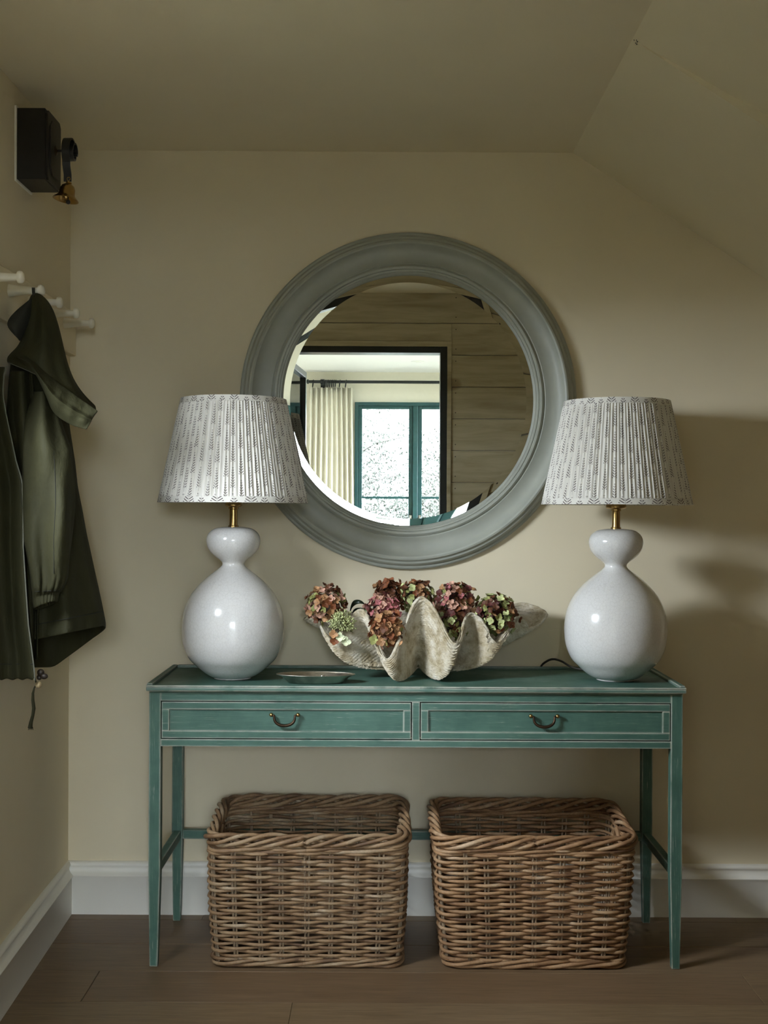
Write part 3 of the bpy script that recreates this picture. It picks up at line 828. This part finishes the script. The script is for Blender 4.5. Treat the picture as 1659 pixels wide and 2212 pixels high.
# ------------------------------------------------------------------ dried hydrangeas
PET = {'rust': (.20,.066,.024), 'brown': (.115,.043,.018), 'tan': (.40,.215,.098), 'olive': (.27,.275,.088), 'lime': (.47,.50,.225), 'pink': (.40,.135,.135), 'blush': (.53,.30,.21), 'wine': (.10,.028,.022), 'moss': (.10,.125,.035), 'pale': (.62,.65,.42)}
def petal_mat(k, c):
    n = NT('petal_'+k); co = n.coord('Object'); f = n.noise(co, 60, 4); oi = n.n('ShaderNodeObjectInfo')
    col = n.ramp(f, [(.3, tuple(x*.65 for x in c)), (.65, tuple(min(1, x*1.4) for x in c))])
    col = n.mix(n.math('MULTIPLY', oi.outputs['Random'], .35), col, tuple(x*.45 for x in c))
    n.set(col, .6, spec=.3); return n.m
def floret_mesh(k, c, npet, seed):
    rnd = random.Random(seed); m = MB(); mat = petal_mat(k, c)
    for q in range(npet):
        a0 = 2*pi*q/npet+rnd.uniform(-.18, .18); L = rnd.uniform(.0085, .0115); wd = rnd.uniform(.0046, .0058); tilt = rnd.uniform(.15, .75)
        vs = []; N = 4
        for i in range(N+1):
            t = i/N; r = .0008+L*t; ww = wd*sin(pi*min(1, .12+.80*t))**.7*(1 if t < .99 else .62)
            for s in (-1, 0, 1):
                z = r*tilt*(.5+.5*t)+(.0022*abs(s)*sin(pi*t))
                x, y = r, s*ww
                vs.append((x*cos(a0)-y*sin(a0), x*sin(a0)+y*cos(a0), z))
        m.add(vs, [(i*3+s, i*3+s+1, (i+1)*3+s+1, (i+1)*3+s) for i in range(N) for s in (0, 1)])
    m.sphere((0, 0, .001), .0014, 6, 4)
    me = m.mesh('floret_'+k, True, 80); me.materials.append(mat); return me
FLO = {k: [floret_mesh(k, c, 4, s) for s in range(2)] for k, c in PET.items()}
def hydrangea(label, px, py, Y, r, pal, n, seed, squash=(1, .85, 1), size=1.0):
    rnd = random.Random(seed); c = W(px, py, Y)
    t = thing('dried_hydrangea', label, 'hydrangea', c, 'dried hydrangea heads in the shell')
    st = MB(); tgt = Vector((SHX+.3*(c.x-SHX), SHY, .775))-c
    st.tube([(0, 0, -.01), tgt*.5+Vector((0, 0, -.004)), tgt], [.0028, .003, .0032], 8)
    for k in range(10):
        a = rnd.uniform(0, 6.28); u = rnd.uniform(-.4, 1); q = sqrt(1-u*u)
        st.tube([(0, 0, -.01), (q*cos(a)*r*.8, q*sin(a)*r*.7, u*r*.8)], .0011, 5)
    st.build('stem', M['stem'], t)
    core = MB(); core.sphere((0, 0, 0), r*.60, 14, 10, squash); core.build('flower_core', M['stem_dark'], t)
    keys = [k for k, w in pal for _ in range(w)]; n = int(n*1.35)
    ga = pi*(3-sqrt(5))
    for i in range(n):
        u = 1-1.86*(i+.5)/n; q = sqrt(max(0, 1-u*u)); a = i*ga+rnd.uniform(-.15, .15)
        d = Vector((q*cos(a), q*sin(a), u)).normalized()
        pos = Vector((d.x*squash[0], d.y*squash[1], d.z*squash[2]))*(r*(rnd.uniform(.72, 1.0) if rnd.random() < .8 else rnd.uniform(1.0, 1.14)))
        dd = (d+Vector((rnd.uniform(-.7, .7), rnd.uniform(-.7, .7), rnd.uniform(-.4, .8)))).normalized()
        rot = dd.to_track_quat('Z', 'Y').to_matrix().to_4x4() @ Matrix.Rotation(rnd.uniform(0, 6.28), 4, 'Z')
        # colours sit in patches across the head
        kk = keys[int((.5+.5*sin(d.x*2.3+seed)*cos(d.z*2.1+seed*1.7)+rnd.uniform(-.28, .28))*len(keys)) % len(keys)]
        me = rnd.choice(FLO[kk])
        s = rnd.uniform(.85, 1.15)*size
        link_copy(me, 'floret', t, Matrix.Translation(pos) @ rot @ Matrix.Scale(s, 4))
    return t
M['stem_dark'] = simple('flower_core_dark', (.05,.03,.018), .9)
hydrangea('rust and green hydrangea head at the end beside the gourd lamp near the coat', 706, 1306, 3.40, .054, [('rust', 3), ('tan', 3), ('blush', 3), ('brown', 2), ('olive', 4)], 105, 11)
hydrangea('rust brown hydrangea head at the back, above the pink one', 842, 1283, 3.47, .040, [('rust', 5), ('brown', 4), ('tan', 1)], 80, 12)
hydrangea('dusty pink hydrangea head between the two tall shell folds', 827, 1314, 3.40, .046, [('pink', 5), ('blush', 3), ('wine', 2), ('rust', 1)], 80, 13, (1, .8, .75))
hydrangea('pale green and brown hydrangea head behind the tallest shell fold', 900, 1288, 3.46, .046, [('lime', 4), ('olive', 3), ('brown', 3), ('rust', 2), ('tan', 1)], 90, 14)
hydrangea('tan papery hydrangea head hanging out over the front dip of the shell', 836, 1362, 3.335, .047, [('tan', 6), ('rust', 3), ('blush', 2), ('brown', 1), ('olive', 1)], 85, 15, (.92, .7, 1.05), 1.15)
hydrangea('pink and wine red hydrangea head right of the tallest shell fold', 985, 1300, 3.42, .056, [('pink', 2), ('wine', 2), ('blush', 4), ('brown', 2), ('rust', 3), ('olive', 2), ('tan', 1)], 115, 16, (1, .85, .95))
hydrangea('dark burgundy and green hydrangea tucked low under the pink and wine head', 978, 1350, 3.40, .042, [('brown', 4), ('wine', 3), ('olive', 3), ('lime', 2), ('rust', 2)], 75, 17)
hydrangea('brown red and green hydrangea head beside the far wing of the shell', 1072, 1328, 3.41, .058, [('brown', 2), ('wine', 2), ('olive', 4), ('lime', 3), ('rust', 3), ('moss', 2), ('tan', 2)], 120, 18, (1, .85, 1))
# lime lacecap with tiny buds
c = W(738, 1347, 3.345)
lc = thing('dried_hydrangea', 'lime green lacecap hydrangea with tiny buds spilling over the shell edge', 'hydrangea', c, 'dried hydrangea heads in the shell')
bd = MB(); rnd = random.Random(31); st = MB()
for k in range(330):
    a = rnd.uniform(0, 6.28); u = rnd.uniform(-.6, 1); q = sqrt(1-u*u); rr = .037*rnd.uniform(.45, 1)*(1+.2*sin(3*a)*u)
    p = Vector((q*cos(a)*rr, q*sin(a)*rr*.8, u*rr*.95))
    e = p+(p.normalized()+Vector((rnd.uniform(-.5, .5), rnd.uniform(-.5, .5), rnd.uniform(-.5, .5))))*.004
    bd.tube([p, e], .0008, 4); bd.sphere(e, rnd.uniform(.0016, .0030), 5, 4)
o = bd.build('buds', FLO['lime'][0].materials[0], lc); o['kind'] = 'stuff'
tgt = Vector((SHX-.08, SHY, .775))-c
st.tube([(0, 0, .015), (0, .01, 0), tgt], [.002, .003, .003], 8); st.build('stem', M['stem'], lc)
MB().sphere((0, 0.003, 0), .019, 12, 8).build('flower_core', M['stem'], lc)
for (dx, dz, s, k) in ((-.004, -.036, 1.3, 'pale'), (.012, -.048, 1.35, 'pale'), (-.022, -.028, 1.2, 'tan'), (-.020, -.047, 1.2, 'rust')):
    rot = Vector((dx*4, -1, .2)).normalized().to_track_quat('Z', 'Y').to_matrix().to_4x4()
    link_copy(FLO[k][1], 'floret', lc, Matrix.Translation((dx, -.022, dz)) @ rot @ Matrix.Scale(s, 4))
def leafy(label, pts, widths, mat, Y, name='hydrangea_leaf'):
    base = W(pts[0][0], pts[0][1], Y)
    m = MB(); rings = []
    n = len(pts)
    for i, (p, w) in enumerate(zip(pts, widths)):
        q = W(p[0], p[1], Y+.012*sin(i*1.3))-base
        rings.append([q+Vector((0, -.004, w)), q+Vector((0, .002, 0)), q+Vector((0, -.004, -w))])
    m.loft(rings, closed=False)
    o = m.build(name, mat, None, angle=80, solid=.0012, sub=2); o.location = base
    o['label'] = label; o['category'] = 'leaf'; o['group'] = 'hydrangea leaves in the shell'; return o
leafy('dark curled leaf arching behind the fold near the lime lacecap', [(752, 1352), (755, 1325), (760, 1304), (772, 1299), (782, 1300), (790, 1307)], [.006, .008, .010, .007, .005, .001], M['leaf_dark'], 3.43)
leafy('green leaf beside the pink hydrangea head', [(802, 1308), (792, 1315), (782, 1322), (772, 1330), (764, 1340)], [.002, .008, .010, .009, .003], M['leaf'], 3.40)
leafy('very dark leaf low behind the lime lacecap', [(785, 1315), (772, 1316), (762, 1322), (758, 1336)], [.003, .006, .009, .006], M['leaf_dark'], 3.44)

# ------------------------------------------------------------------ silver tray with key rings
tc = W(682, 1467, 3.292)
tray = thing('oval_tray', 'small tarnished silver oval tray with curled rim on the table', 'tray', (tc.x, 3.292, .7485))
def oval(a, b, z, n=64): return [Vector((a*cos(2*pi*i/n), b*sin(2*pi*i/n), z)) for i in range(n)]
m = MB(); m.loft([oval(.001, .001, .0025), oval(.06, .022, .0025), oval(.074, .030, .003), oval(.082, .036, .008), oval(.092, .042, .018), oval(.106, .047, .0225), oval(.1075, .048, .0238), oval(.1065, .0475, .0230),
                  oval(.092, .0425, .0165), oval(.080, .036, .0050), oval(.074, .031, .0002), oval(.001, .001, .0002)])
m.build('dish', M['silver'], tray, angle=60)
MB().tube([(.1068*cos(2*pi*i/64), .0477*sin(2*pi*i/64), .0236) for i in range(64)], .0011, 6, closed=True).build('rim', M['silver'], tray)
kr = thing('key_ring', 'thin steel key ring standing up in the silver tray', 'key ring', (tc.x+.022, 3.290, .751))
MB().tube([(.0085*cos(2*pi*i/32), .001*sin(2*pi*i/16), .0095+.0092*sin(2*pi*i/32)) for i in range(32)], .0008, 6, closed=True).build('ring', M['steel'], kr)
MB().tube([(-.008+.011*cos(2*pi*i/32), .008*sin(2*pi*i/32), .001) for i in range(32)], .0009, 6, closed=True).build('ring', M['steel'], kr)
k = MB(); k.box(.004, .016, -.006, -.001, .0005, .0022); k.box(.014, .024, -.0045, -.0025, .0005, .0022); k.build('key', M['brass_dark'], kr, smooth=False)

# ------------------------------------------------------------------ wicker baskets
def basket(label, cx, y0, y1, wt, wb, hf, hb, seed, mat):
    rnd = random.Random(seed)
    cy = (y0+y1)/2; dT = (y1-y0)/2; dB = dT-.014
    Bk = thing('wicker_basket', label, 'basket', (cx, cy, 0), 'wicker baskets under the console table')
    def perim(w, d, rc=.040, n=12):
        pts = []
        for (sx, sy, a0) in ((1, -1, -pi/2), (1, 1, 0), (-1, 1, pi/2), (-1, -1, pi)):
            for k in range(n+1):
                a = a0+pi/2*k/n; pts.append((sx*(w-rc)+rc*cos(a), sy*(d-rc)+rc*sin(a)))
        # start in the middle of the front side going right
        return [(0, -d)] + pts + [(0, -d)]
    def sampler(w, d):
        P = perim(w, d); L = [0]
        for a, b in zip(P, P[1:]): L.append(L[-1]+sqrt((a[0]-b[0])**2+(a[1]-b[1])**2))
        T = L[-1]
        def f(s):
            s = (s % 1.0)*T; lo, hi = 0, len(L)-1
            while hi-lo > 1:
                mid = (lo+hi)//2
                if L[mid] <= s: lo = mid
                else: hi = mid
            t = (s-L[lo])/max(1e-9, L[hi]-L[lo]); a, b = P[lo], P[hi]
            e = Vector((b[0]-a[0], b[1]-a[1], 0)); e = e.normalized() if e.length else Vector((1, 0, 0))
            return Vector((a[0]+(b[0]-a[0])*t, a[1]+(b[1]-a[1])*t, 0)), Vector((e.y, -e.x, 0))
        return f
    fb, ft = sampler(wb/2, dB), sampler(wt/2, dT)
    bow = lambda h: .006*sin(pi*h)
    def pos(s, h, off=0.0):
        a, na = fb(s); b, nb = ft(s)
        p = a+(b-a)*h; nn = (na+(nb-na)*h).normalized()
        H = hf+(hb-hf)*(p.y/dT*.5+.5)
        p = p+nn*(off+bow(h)); p.z = h*H
        return p
    NS = 26
    # uneven stake spacing
    ks = [(k+rnd.uniform(-.10, .10))/NS for k in range(NS)]
    def s_of(k):
        i = int(floor(k)); f = k-i
        a = ks[i % NS]+(i//NS); b = ks[(i+1) % NS]+((i+1)//NS)
        return a+(b-a)*f
    for i in range(NS):
        for q in (-1, 1):
            lean = rnd.uniform(-.003, .003)
            m = MB(); m.tube([pos(ks[i]+(q*.0040+lean*h)/1.72, h, 0) for h in (0.02, .25, .5, .75, .97)], .0031, 6)
            m.build('stake', M['stake'], Bk)
    NR = 30
    for r in range(NR):
        h0 = .068+(.905-.068)*r/(NR-1)
        pts = []; rad = []; n = NS*5
        p1, p2 = rnd.uniform(0, 6.28), rnd.uniform(0, 6.28); rb = rnd.uniform(.0040, .0050)
        for k in range(n):
            kk = k/5.0
            off = .0068*cos(pi*(kk+r))
            dz = .0030*sin(2*pi*kk/NS*2+p1)+.0022*sin(2*pi*kk/NS*5+p2)+.0016*cos(pi*(kk+r))*(1 if r % 2 else -1)
            pts.append(pos(s_of(kk), h0+dz, off+rnd.uniform(-.0006, .0006))); rad.append(rb*(1+.08*sin(kk*1.7+p2)))
        m = MB(); m.tube(pts, rad, 7, closed=True, uvs=True); m.build('weaver', mat, Bk, angle=80)
    def rope(name, h, n_str, pitch, R, r, zoff, squash=1.0):
        per = 1.75; turns = max(1, round(per/pitch))
        for q in range(n_str):
            n = 220; pts = []; jr = rnd.uniform(.88, 1.12); p1 = rnd.uniform(0, 6.28)
            for k in range(n):
                s = k/n; a = 2*pi*(turns*s+q/n_str)
                rr = R*(1+.16*sin(s*37+p1))
                p = pos(s, h, rr*cos(a)*.95); p.z += zoff+rr*sin(a)*squash
                pts.append(p)
            m = MB(); m.tube(pts, r*jr, 7, closed=True, uvs=True); m.build(name, mat, Bk, angle=80)
    rope('rim_strand', .955, 5, .30, .0125, .0057, .006, 1.15)
    rope('waling_strand', .905, 3, .60, .0060, .0050, 0.0, 1.2)
    rope('base_strand', .036, 4, .42, .0085, .0052, .0015, 1.0)
    b = MB(); b.add([pos(s/48, .05, -.008) for s in range(48)], [tuple(range(48))]); b.build('base_panel', M['basket_base'], Bk, solid=.006)
    # small wrapped handle loops on the short sides
    for s in (.25, .75):
        hd = MB(); c0 = pos(s, .86, -.014)
        hd.tube([c0+Vector((0, .030*q, .022*(1-q*q))) for q in (-1, -.6, 0, .6, 1)], .0065, 8); hd.build('handle', mat, Bk)
    return Bk
basket('grey-brown wicker basket under the drawer nearest the hanging coat', -.2005, 3.205, 3.560, .522, .497, .350, .372, 5, M['rattan'])
basket('honey-brown wicker basket under the drawer farther from the coat', .4085, 3.205, 3.560, .527, .475, .350, .368, 8, M['rattan2'])

# ------------------------------------------------------------------ bell on the left wall
bell = thing('wall_bell', 'black wooden bell box with coiled spring and small brass bell near the ceiling', 'bell', (-.948, 3.162, 2.064))
MB().box(-.004, .074, -.066, .066, 0, .183).build('box', M['black_wood'], bell, smooth=False, bevel=.002)
MB().box(-.006, .002, -.071, .071, -.005, .188).build('backplate', M['trim'], bell, smooth=False)
def octo(hy, z0, z1, c): return [(-hy, z0+c), (-hy+c, z0), (hy-c, z0), (hy, z0+c), (hy, z1-c), (hy-c, z1), (-hy+c, z1), (-hy, z1-c)]
MB().prism(octo(.064, .002, .181, .012), 'x', .0735, .080).build('box_front', M['black_wood'], bell, smooth=False, bevel=.002)
MB().prism(octo(.048, .020, .163, .020), 'x', .0785, .0835).build('raised_panel', M['black_wood'], bell, smooth=False, bevel=.003)
MB().lathe([(.0135, .083), (.0135, .085), (.006, .0865), (.0038, .088)], 20, (0, 0, .0925), 'x').build('escutcheon', M['brass_dark'], bell)
MB().tube([(.083, 0, .0925), (.135, 0, .0925)], .0032, 10).build('rod', M['black_metal'], bell)
# coiled flat strap spring: circle parallel to the wall, strap width along X
sm_ = MB(); rings = []
xs0 = .116
def strap(y, z, x, w=.020, t=.0022, n=(0, 1)):
    ny, nz = n
    return [Vector((x-w/2, y+ny*t, z+nz*t)), Vector((x+w/2, y+ny*t, z+nz*t)), Vector((x+w/2, y-ny*t, z-nz*t)), Vector((x-w/2, y-ny*t, z-nz*t))]
N_ = 60
for k in range(N_+1):
    a = -pi/2+ 2*pi*1.9*k/N_; rr = .012+.0225*k/N_
    if k == N_: pass
    rings.append(strap(rr*cos(a), .0925+rr*sin(a), xs0+.014*(1-k/N_)*1.0, n=(cos(a), sin(a))))
aE = -pi/2+2*pi*1.9
y_e, z_e = .0345*cos(aE), .0925+.0345*sin(aE)
for (y, z) in ((y_e*.7, .052), (y_e*.3, .040), (0, .030), (0, .012)):
    rings.append(strap(y, z, xs0-.001, n=(1, 0)))
sm_.loft(rings, cap0=True, cap1=True); sm_.build('spring', M['black_metal'], bell, angle=50)
hk = MB(); hk.tube([(.1180+.0045*cos(a*pi/6), -.0035, .018+.0045*sin(a*pi/6)) for a in range(12)], .0012, 6, closed=True)
hk.tube([(.117, -.0035, .014), (.118, -.002, .008)], .0018, 8); hk.build('hook', M['brass'], bell)
bp = [(.0001, 0), (.007, -.001), (.008, -.004), (.0055, -.006), (.010, -.0075), (.016, -.012), (.0195, -.020), (.0205, -.030), (.0215, -.036), (.026, -.041), (.0325, -.047), (.0335, -.049),
      (.0315, -.0488), (.0245, -.0425), (.0195, -.036), (.0180, -.025), (.012, -.012), (.0001, -.010)]
bo = MB().lathe(bp, 40).build('bell_cup', M['brass'], bell, angle=60); bo.location = (.119, -.002, .011); bo.rotation_euler = (radians(-4), radians(9), 0)
cp = MB(); cp.tube([(0, 0, -.012), (0, 0, -.050)], .0015, 6); cp.sphere((0, 0, -.053), .0062, 12, 8)
co = cp.build('clapper', M['black_metal'], bell); co.location = (.117, -.002, .011)

# ------------------------------------------------------------------ peg rail
PY = [2.82, 2.99, 3.16, 3.332, 3.507]; PZ = 1.759
rail = thing('peg_rail', 'painted peg rail with five turned white pegs on the left wall', 'peg rail', (XL, 3.1, PZ))
x_w = wall_x(3.1, PZ)-XL
MB().box(x_w-.012, x_w+.018, -.36, .545, -.079, .052).build('board', M['wall'], rail, smooth=False, bevel=.004)
for y in PY:
    k0 = x_w+.018
    MB().lathe([(.0155, k0-.002), (.0155, k0), (.0148, k0+.004), (.0105, k0+.036), (.0085, k0+.066), (.0085, k0+.072), (.0135, k0+.0735), (.0150, k0+.078), (.0140, k0+.083), (.0095, k0+.087), (.0001, k0+.088)], 24, (0, y-3.1, 0), 'x').build('peg', M['peg'], rail)

# ------------------------------------------------------------------ parka on the second peg
c0 = W(74, 640, 2.985)
coat = thing('parka', 'olive green hooded cotton parka hanging from a white peg', 'coat', (c0.x, c0.y, c0.z))
def cl_(p, m=.006):
    p = Vector(p); p.x = max(p.x, wall_x(p.y, p.z)+m+ (.026 if p.z > 1.67 else 0)); return p-c0
NSEC = 72
Rtab = [(770, 118), (800, 128), (860, 142), (930, 152), (1000, 163), (1050, 168), (1100, 178), (1150, 187), (1200, 198), (1250, 209), (1300, 220), (1345, 229), (1362, 229), (1450, 224)]
Ltab = [(770, 25), (820, 8), (900, -20), (1000, -50), (1450, -60)]
rings = []; rr_ = random.Random(3)
NR = 56
for j in range(NR+1):
    t = j/NR; ring = []
    for i in range(NSEC):
        a = 2*pi*i/NSEC
        px0 = interp(Ltab, 1300)+(229+60)*(.5+.5*cos(a))
        front = sin(a)
        hem = 1352+(229-min(229, px0))*.20 if front >= 0 else 1362+min(80, (229-min(229, px0))*.75)
        if abs(front) < .25:
            f0 = 1352+(229-min(229, px0))*.20; b0 = 1362+min(80, (229-min(229, px0))*.75); k = .5+front/.5; hem = b0+(f0-b0)*k
        y = 775+(hem-775)*t
        R = interp(Rtab, min(y, 1352) if front >= 0 else y); L = interp(Ltab, y)
        mid, half = (R+L)/2, (R-L)/2
        amp = .010+.022*t
        dpt = .075+.075*t
        fold = amp*sin(a*7+.8*sin(t*3))*(.6 if front > 0 else .4)+.010*t*sin(a*11+1.3)
        gather = 0.0035*sin(a*46)*max(0, (t-.955)/.045)
        px = mid+half*cos(a); Y = 3.06-dpt*front-fold*abs(front)-gather
        ring.append(cl_(W(px, y, Y)))
    rings.append(ring)
MB().loft(rings).build('body', M['coat'], coat, angle=80, solid=.003, sub=1)
# hem band seam
hb = MB(); k = len(rings)-4
hb.tube([p+Vector((0, -.002, 0)) for p in rings[k][2:34]], .0011, 5); hb.build('hem_seam', M['coat_dark'], coat)
# open front edge hanging nearest the camera
Etab = [(775, 18), (807, 9), (853, 6), (900, 14), (941, 23), (997, 35), (1040, 48), (1100, 50), (1180, 50), (1260, 55), (1348, 61), (1400, 68), (1448, 74), (1470, 75)]
rings = []
for j in range(41):
    y = 792+(1468-792)*j/40; t = j/40; row = []
    E = interp(Etab, y)
    for i in range(31):
        s = i/30
        px = -70+(E+70)*s
        Y = 2.865+.018*sin(s*9+t*2)*(.4+.6*t)+.012*sin(s*17+1.2-t)*(t)+.03*(1-t)
        yy = y+2.2*sin(s*40)*(1 if j == 40 else 0)
        row.append(cl_(W(px, yy, Y)))
    rings.append(row)
MB().loft(rings, closed=False).build('front_panel', M['coat'], coat, angle=80, solid=.004, sub=1)
zp = MB(); zp.tube([r[-1]+Vector((.001, -.003, 0)) for r in rings], .0016, 5); zp.build('front_piping', M['stitch'], coat)
hm = MB(); hm.tube([p+Vector((0, -.004, 0)) for p in rings[38]], .0011, 5); hm.build('hem_seam', M['coat_dark'], coat)
# second fold of the front beside the sleeve
rings = []
for j in range(31):
    y = 800+(1420-800)*j/30; t = j/30; row = []
    x0 = interp([(800, 20), (950, 30), (1100, 45), (1300, 55), (1420, 62)], y); x1 = interp([(800, 70), (950, 82), (1100, 85), (1300, 84), (1420, 82)], y)
    for i in range(13):
        s = i/12; row.append(cl_(W(x0+(x1-x0)*s, y+8*s*t, 2.925+.022*sin(s*8+1+t)-.01*s)))
    rings.append(row)
MB().loft(rings, closed=False).build('front_fold', M['coat'], coat, angle=80, solid=.003, sub=1)
# sleeve
SL = [(846, 74, 108), (875, 66, 120), (900, 60, 126), (935, 54, 138), (975, 51, 154), (1036, 50, 158), (1090, 51, 159), (1162, 53, 153), (1205, 60, 149), (1249, 67, 144), (1266, 69, 137), (1279, 72, 130), (1283, 71, 127), (1296, 72, 124), (1308, 75, 121)]
Lt = [(a, b) for a, b, c in SL]; Rt = [(a, c) for a, b, c in SL]
rings = []
for j in range(61):
    y = 846+(1308-846)*j/60; sink = .075*max(0, 1-(y-846)/130)**1.5; L, R = interp(Lt, y), interp(Rt, y); mid, half = (L+R)/2, (R-L)/2; ring = []
    near = max(0, 1-abs(y-1270)/60)
    cuff = max(0, min(1, (y-1276)/8))
    for i in range(64):
        a = 2*pi*i/64
        f = .011*sin(a*3+y*.010)*(1-.8*cuff)+.006*sin(a*5-y*.014)*(1-cuff)
        g = .0045*sin(a*15+.5)*near*(1-cuff)+.0022*sin(a*22)*cuff
        Y = 2.878+sink-(.046-.020*cuff-.006*near+f+g)*sin(a)
        tilt = -8*cos(a)*cuff-4*sin(a)*cuff
        ring.append(cl_(W(mid+half*(1+.03*sin(a*6+y*.03))*cos(a), y+tilt, Y)))
    rings.append(ring)
sl = MB().loft(rings).build('sleeve', M['coat'], coat, angle=80, solid=.003, sub=1)
sk = MB(); kk = int(60*(1279-846)/462); sk.tube([p+Vector((0, -.0015, 0)) for p in rings[kk][0:33]], .0010, 5); sk.build('cuff_seam', M['coat_dark'], sl)
ss = MB(); ss.tube([r[13]+Vector((0, -.0035, 0)) for r in rings[4:52]], .0008, 5); ss.build('sleeve_seam', M['coat_dark'], sl)
# hood
H = [((71, 636), (81, 634), .006, 2.985), ((66, 645), (94, 642), .020, 2.98), ((61, 662), (110, 662), .034, 2.975), ((57, 690), (121, 692), .044, 2.97), ((52, 718), (129, 722), .050, 2.97),
     ((46, 742), (137, 760), .056, 2.965), ((36, 757), (146, 795), .062, 2.96), ((25, 768), (160, 832), .068, 2.955), ((18, 777), (186, 868), .070, 2.95), ((17, 782), (208, 889), .068, 2.95)]
rings = []
def hood_ring(pl, pr, d, Yc, k, lift=1.0):
    ring = []
    for i in range(48):
        a = 2*pi*i/48; s = .5-.5*cos(a)
        x = pl[0]+(pr[0]-pl[0])*s; y = pl[1]+(pr[1]-pl[1])*s
        sag = -10*sin(pi*s)*(k/9.0)**2*lift   # the free edge bows upward
        fold = .012*sin(s*11+k*.35)*min(1, k/4)*sin(pi*s)
        yb = (-9*(k/9.0)**2 if sin(a) < 0 else 0)
        ring.append(cl_(W(x, y+sag+yb, Yc-(d+fold)*sin(a))))
    return ring
for k, (pl, pr, d, Yc) in enumerate(H): rings.append(hood_ring(pl, pr, d, Yc, k))
MB().loft(rings, cap0=True).build('hood', M['coat'], coat, angle=80, solid=.003, sub=2)
hp = MB(); hp.tube([p+Vector((0, -.001, -.001)) for p in rings[-1][0:25]], .0012, 5); hp.build('hood_piping', M['stitch'], coat)
# turned-out brim below the hood edge
Tp = catmull([(30, 765, 0), (55, 768, 0), (85, 790, 0), (120, 820, 0), (165, 853, 0), (212, 887, 0)], 8, False)
Bp = catmull([(40, 778, 0), (74, 806, 0), (96, 850, 0), (116, 893, 0), (152, 918, 0), (186, 928, 0)], 8, False)
rings = []
for j in range(13):
    t = j/12; row = []
    for i, (p, q) in enumerate(zip(Tp, Bp)):
        s = i/(len(Tp)-1)
        x, y = p.x+(q.x-p.x)*t, p.y+(q.y-p.y)*t
        bul = .040*sin(pi*min(1, t*1.05))*sin(pi*min(.95, s*.9+.08))
        crease = -.013 if .42 < t < .55 else 0
        wr = .0035*sin(s*44+t*3)*sin(pi*t)*s
        row.append(cl_(W(x, y, 2.880-bul-crease*-1+wr-.01*s)))
    rings.append(row)
MB().loft(rings, closed=False).build('hood_brim', M['coat'], coat, angle=80, solid=.004, sub=1)
# back flap of the brim seen past the hood edge
MB().loft([[cl_(W(160, 838, 2.99)), cl_(W(185, 858, 2.985)), cl_(W(213, 888, 2.96))], [cl_(W(150, 870, 2.96)), cl_(W(175, 880, 2.95)), cl_(W(207, 898, 2.93))], [cl_(W(150, 905, 2.93)), cl_(W(175, 910, 2.92)), cl_(W(186, 926, 2.90))]], closed=False).build('brim_back', M['coat_dark'], coat, solid=.003, sub=2)
# collar side hanging to the left of the peg
rows = [((71, 640), (76, 641)), ((54, 654), (72, 662)), ((30, 672), (66, 690)), ((9, 698), (56, 716)), ((22, 716), (50, 730)), ((41, 734), (45, 737))]
rings = []
for k, (p, q) in enumerate(rows):
    rings.append([cl_(W(p[0]+(q[0]-p[0])*s/8, p[1]+(q[1]-p[1])*s/8+2*sin(pi*s/8), (2.965, 2.93, 2.90, 2.885, 2.89, 2.90)[k]+.004*s-.02*sin(pi*s/8)*(1 if 0 < k < 5 else .2)), .002) for s in range(9)])
MB().loft(rings, closed=False).build('collar', M['coat_dark'], coat, angle=80, solid=.004, sub=2)
lp = MB(); lp.loft([[cl_(W(x-3.5, y, Y)), cl_(W(x+3.5, y, Y)), cl_(W(x+3.5, y, Y-.003)), cl_(W(x-3.5, y, Y-.003))] for x, y, Y in ((72, 623, 2.998), (72, 621, 2.985), (72, 623, 2.974), (72.5, 632, 2.974), (75, 646, 2.972))], cap0=True, cap1=True)
lp.build('hanging_loop', M['coat_dark'], coat)
# drawstring, bead, cord lock
ds = MB(); dr_ = [(74, 1462, .0022), (77, 1471, .0022), (79, 1478, .0022), (74, 1486, .0022), (71, 1498, .0035), (71, 1512, .0042), (73, 1530, .0048), (71, 1545, .0042), (67, 1560, .0050), (65, 1573, .0062)]
ds.tube([cl_(W(x, y, 2.86)) for x, y, r in dr_], [r for _, _, r in dr_], 8, flat=.9)
for q in range(5): ds.tube([cl_(W(64+q*1.6, 1570, 2.86)), cl_(W(61+q*2.6, 1577, 2.86))], .0007, 4)
ds.build('drawstring', M['coat'], coat, angle=80)
bb = MB(); bb.sphere(cl_(W(83.5, 1479, 2.858)), .0082, 14, 10); bb.build('bead', M['bead'], coat)
ck = MB(); ck.sphere(cl_(W(88, 1453, 2.87)), .0088, 12, 8, (1, .8, 1)); ck.sphere(cl_(W(95, 1461, 2.868)), .0088, 12, 8, (1.1, .8, .8)); ck.sphere(cl_(W(85, 1463, 2.87)), .0068, 12, 8); ck.build('cord_lock', simple('brown_plastic', (.03,.02,.012), .5), coat)
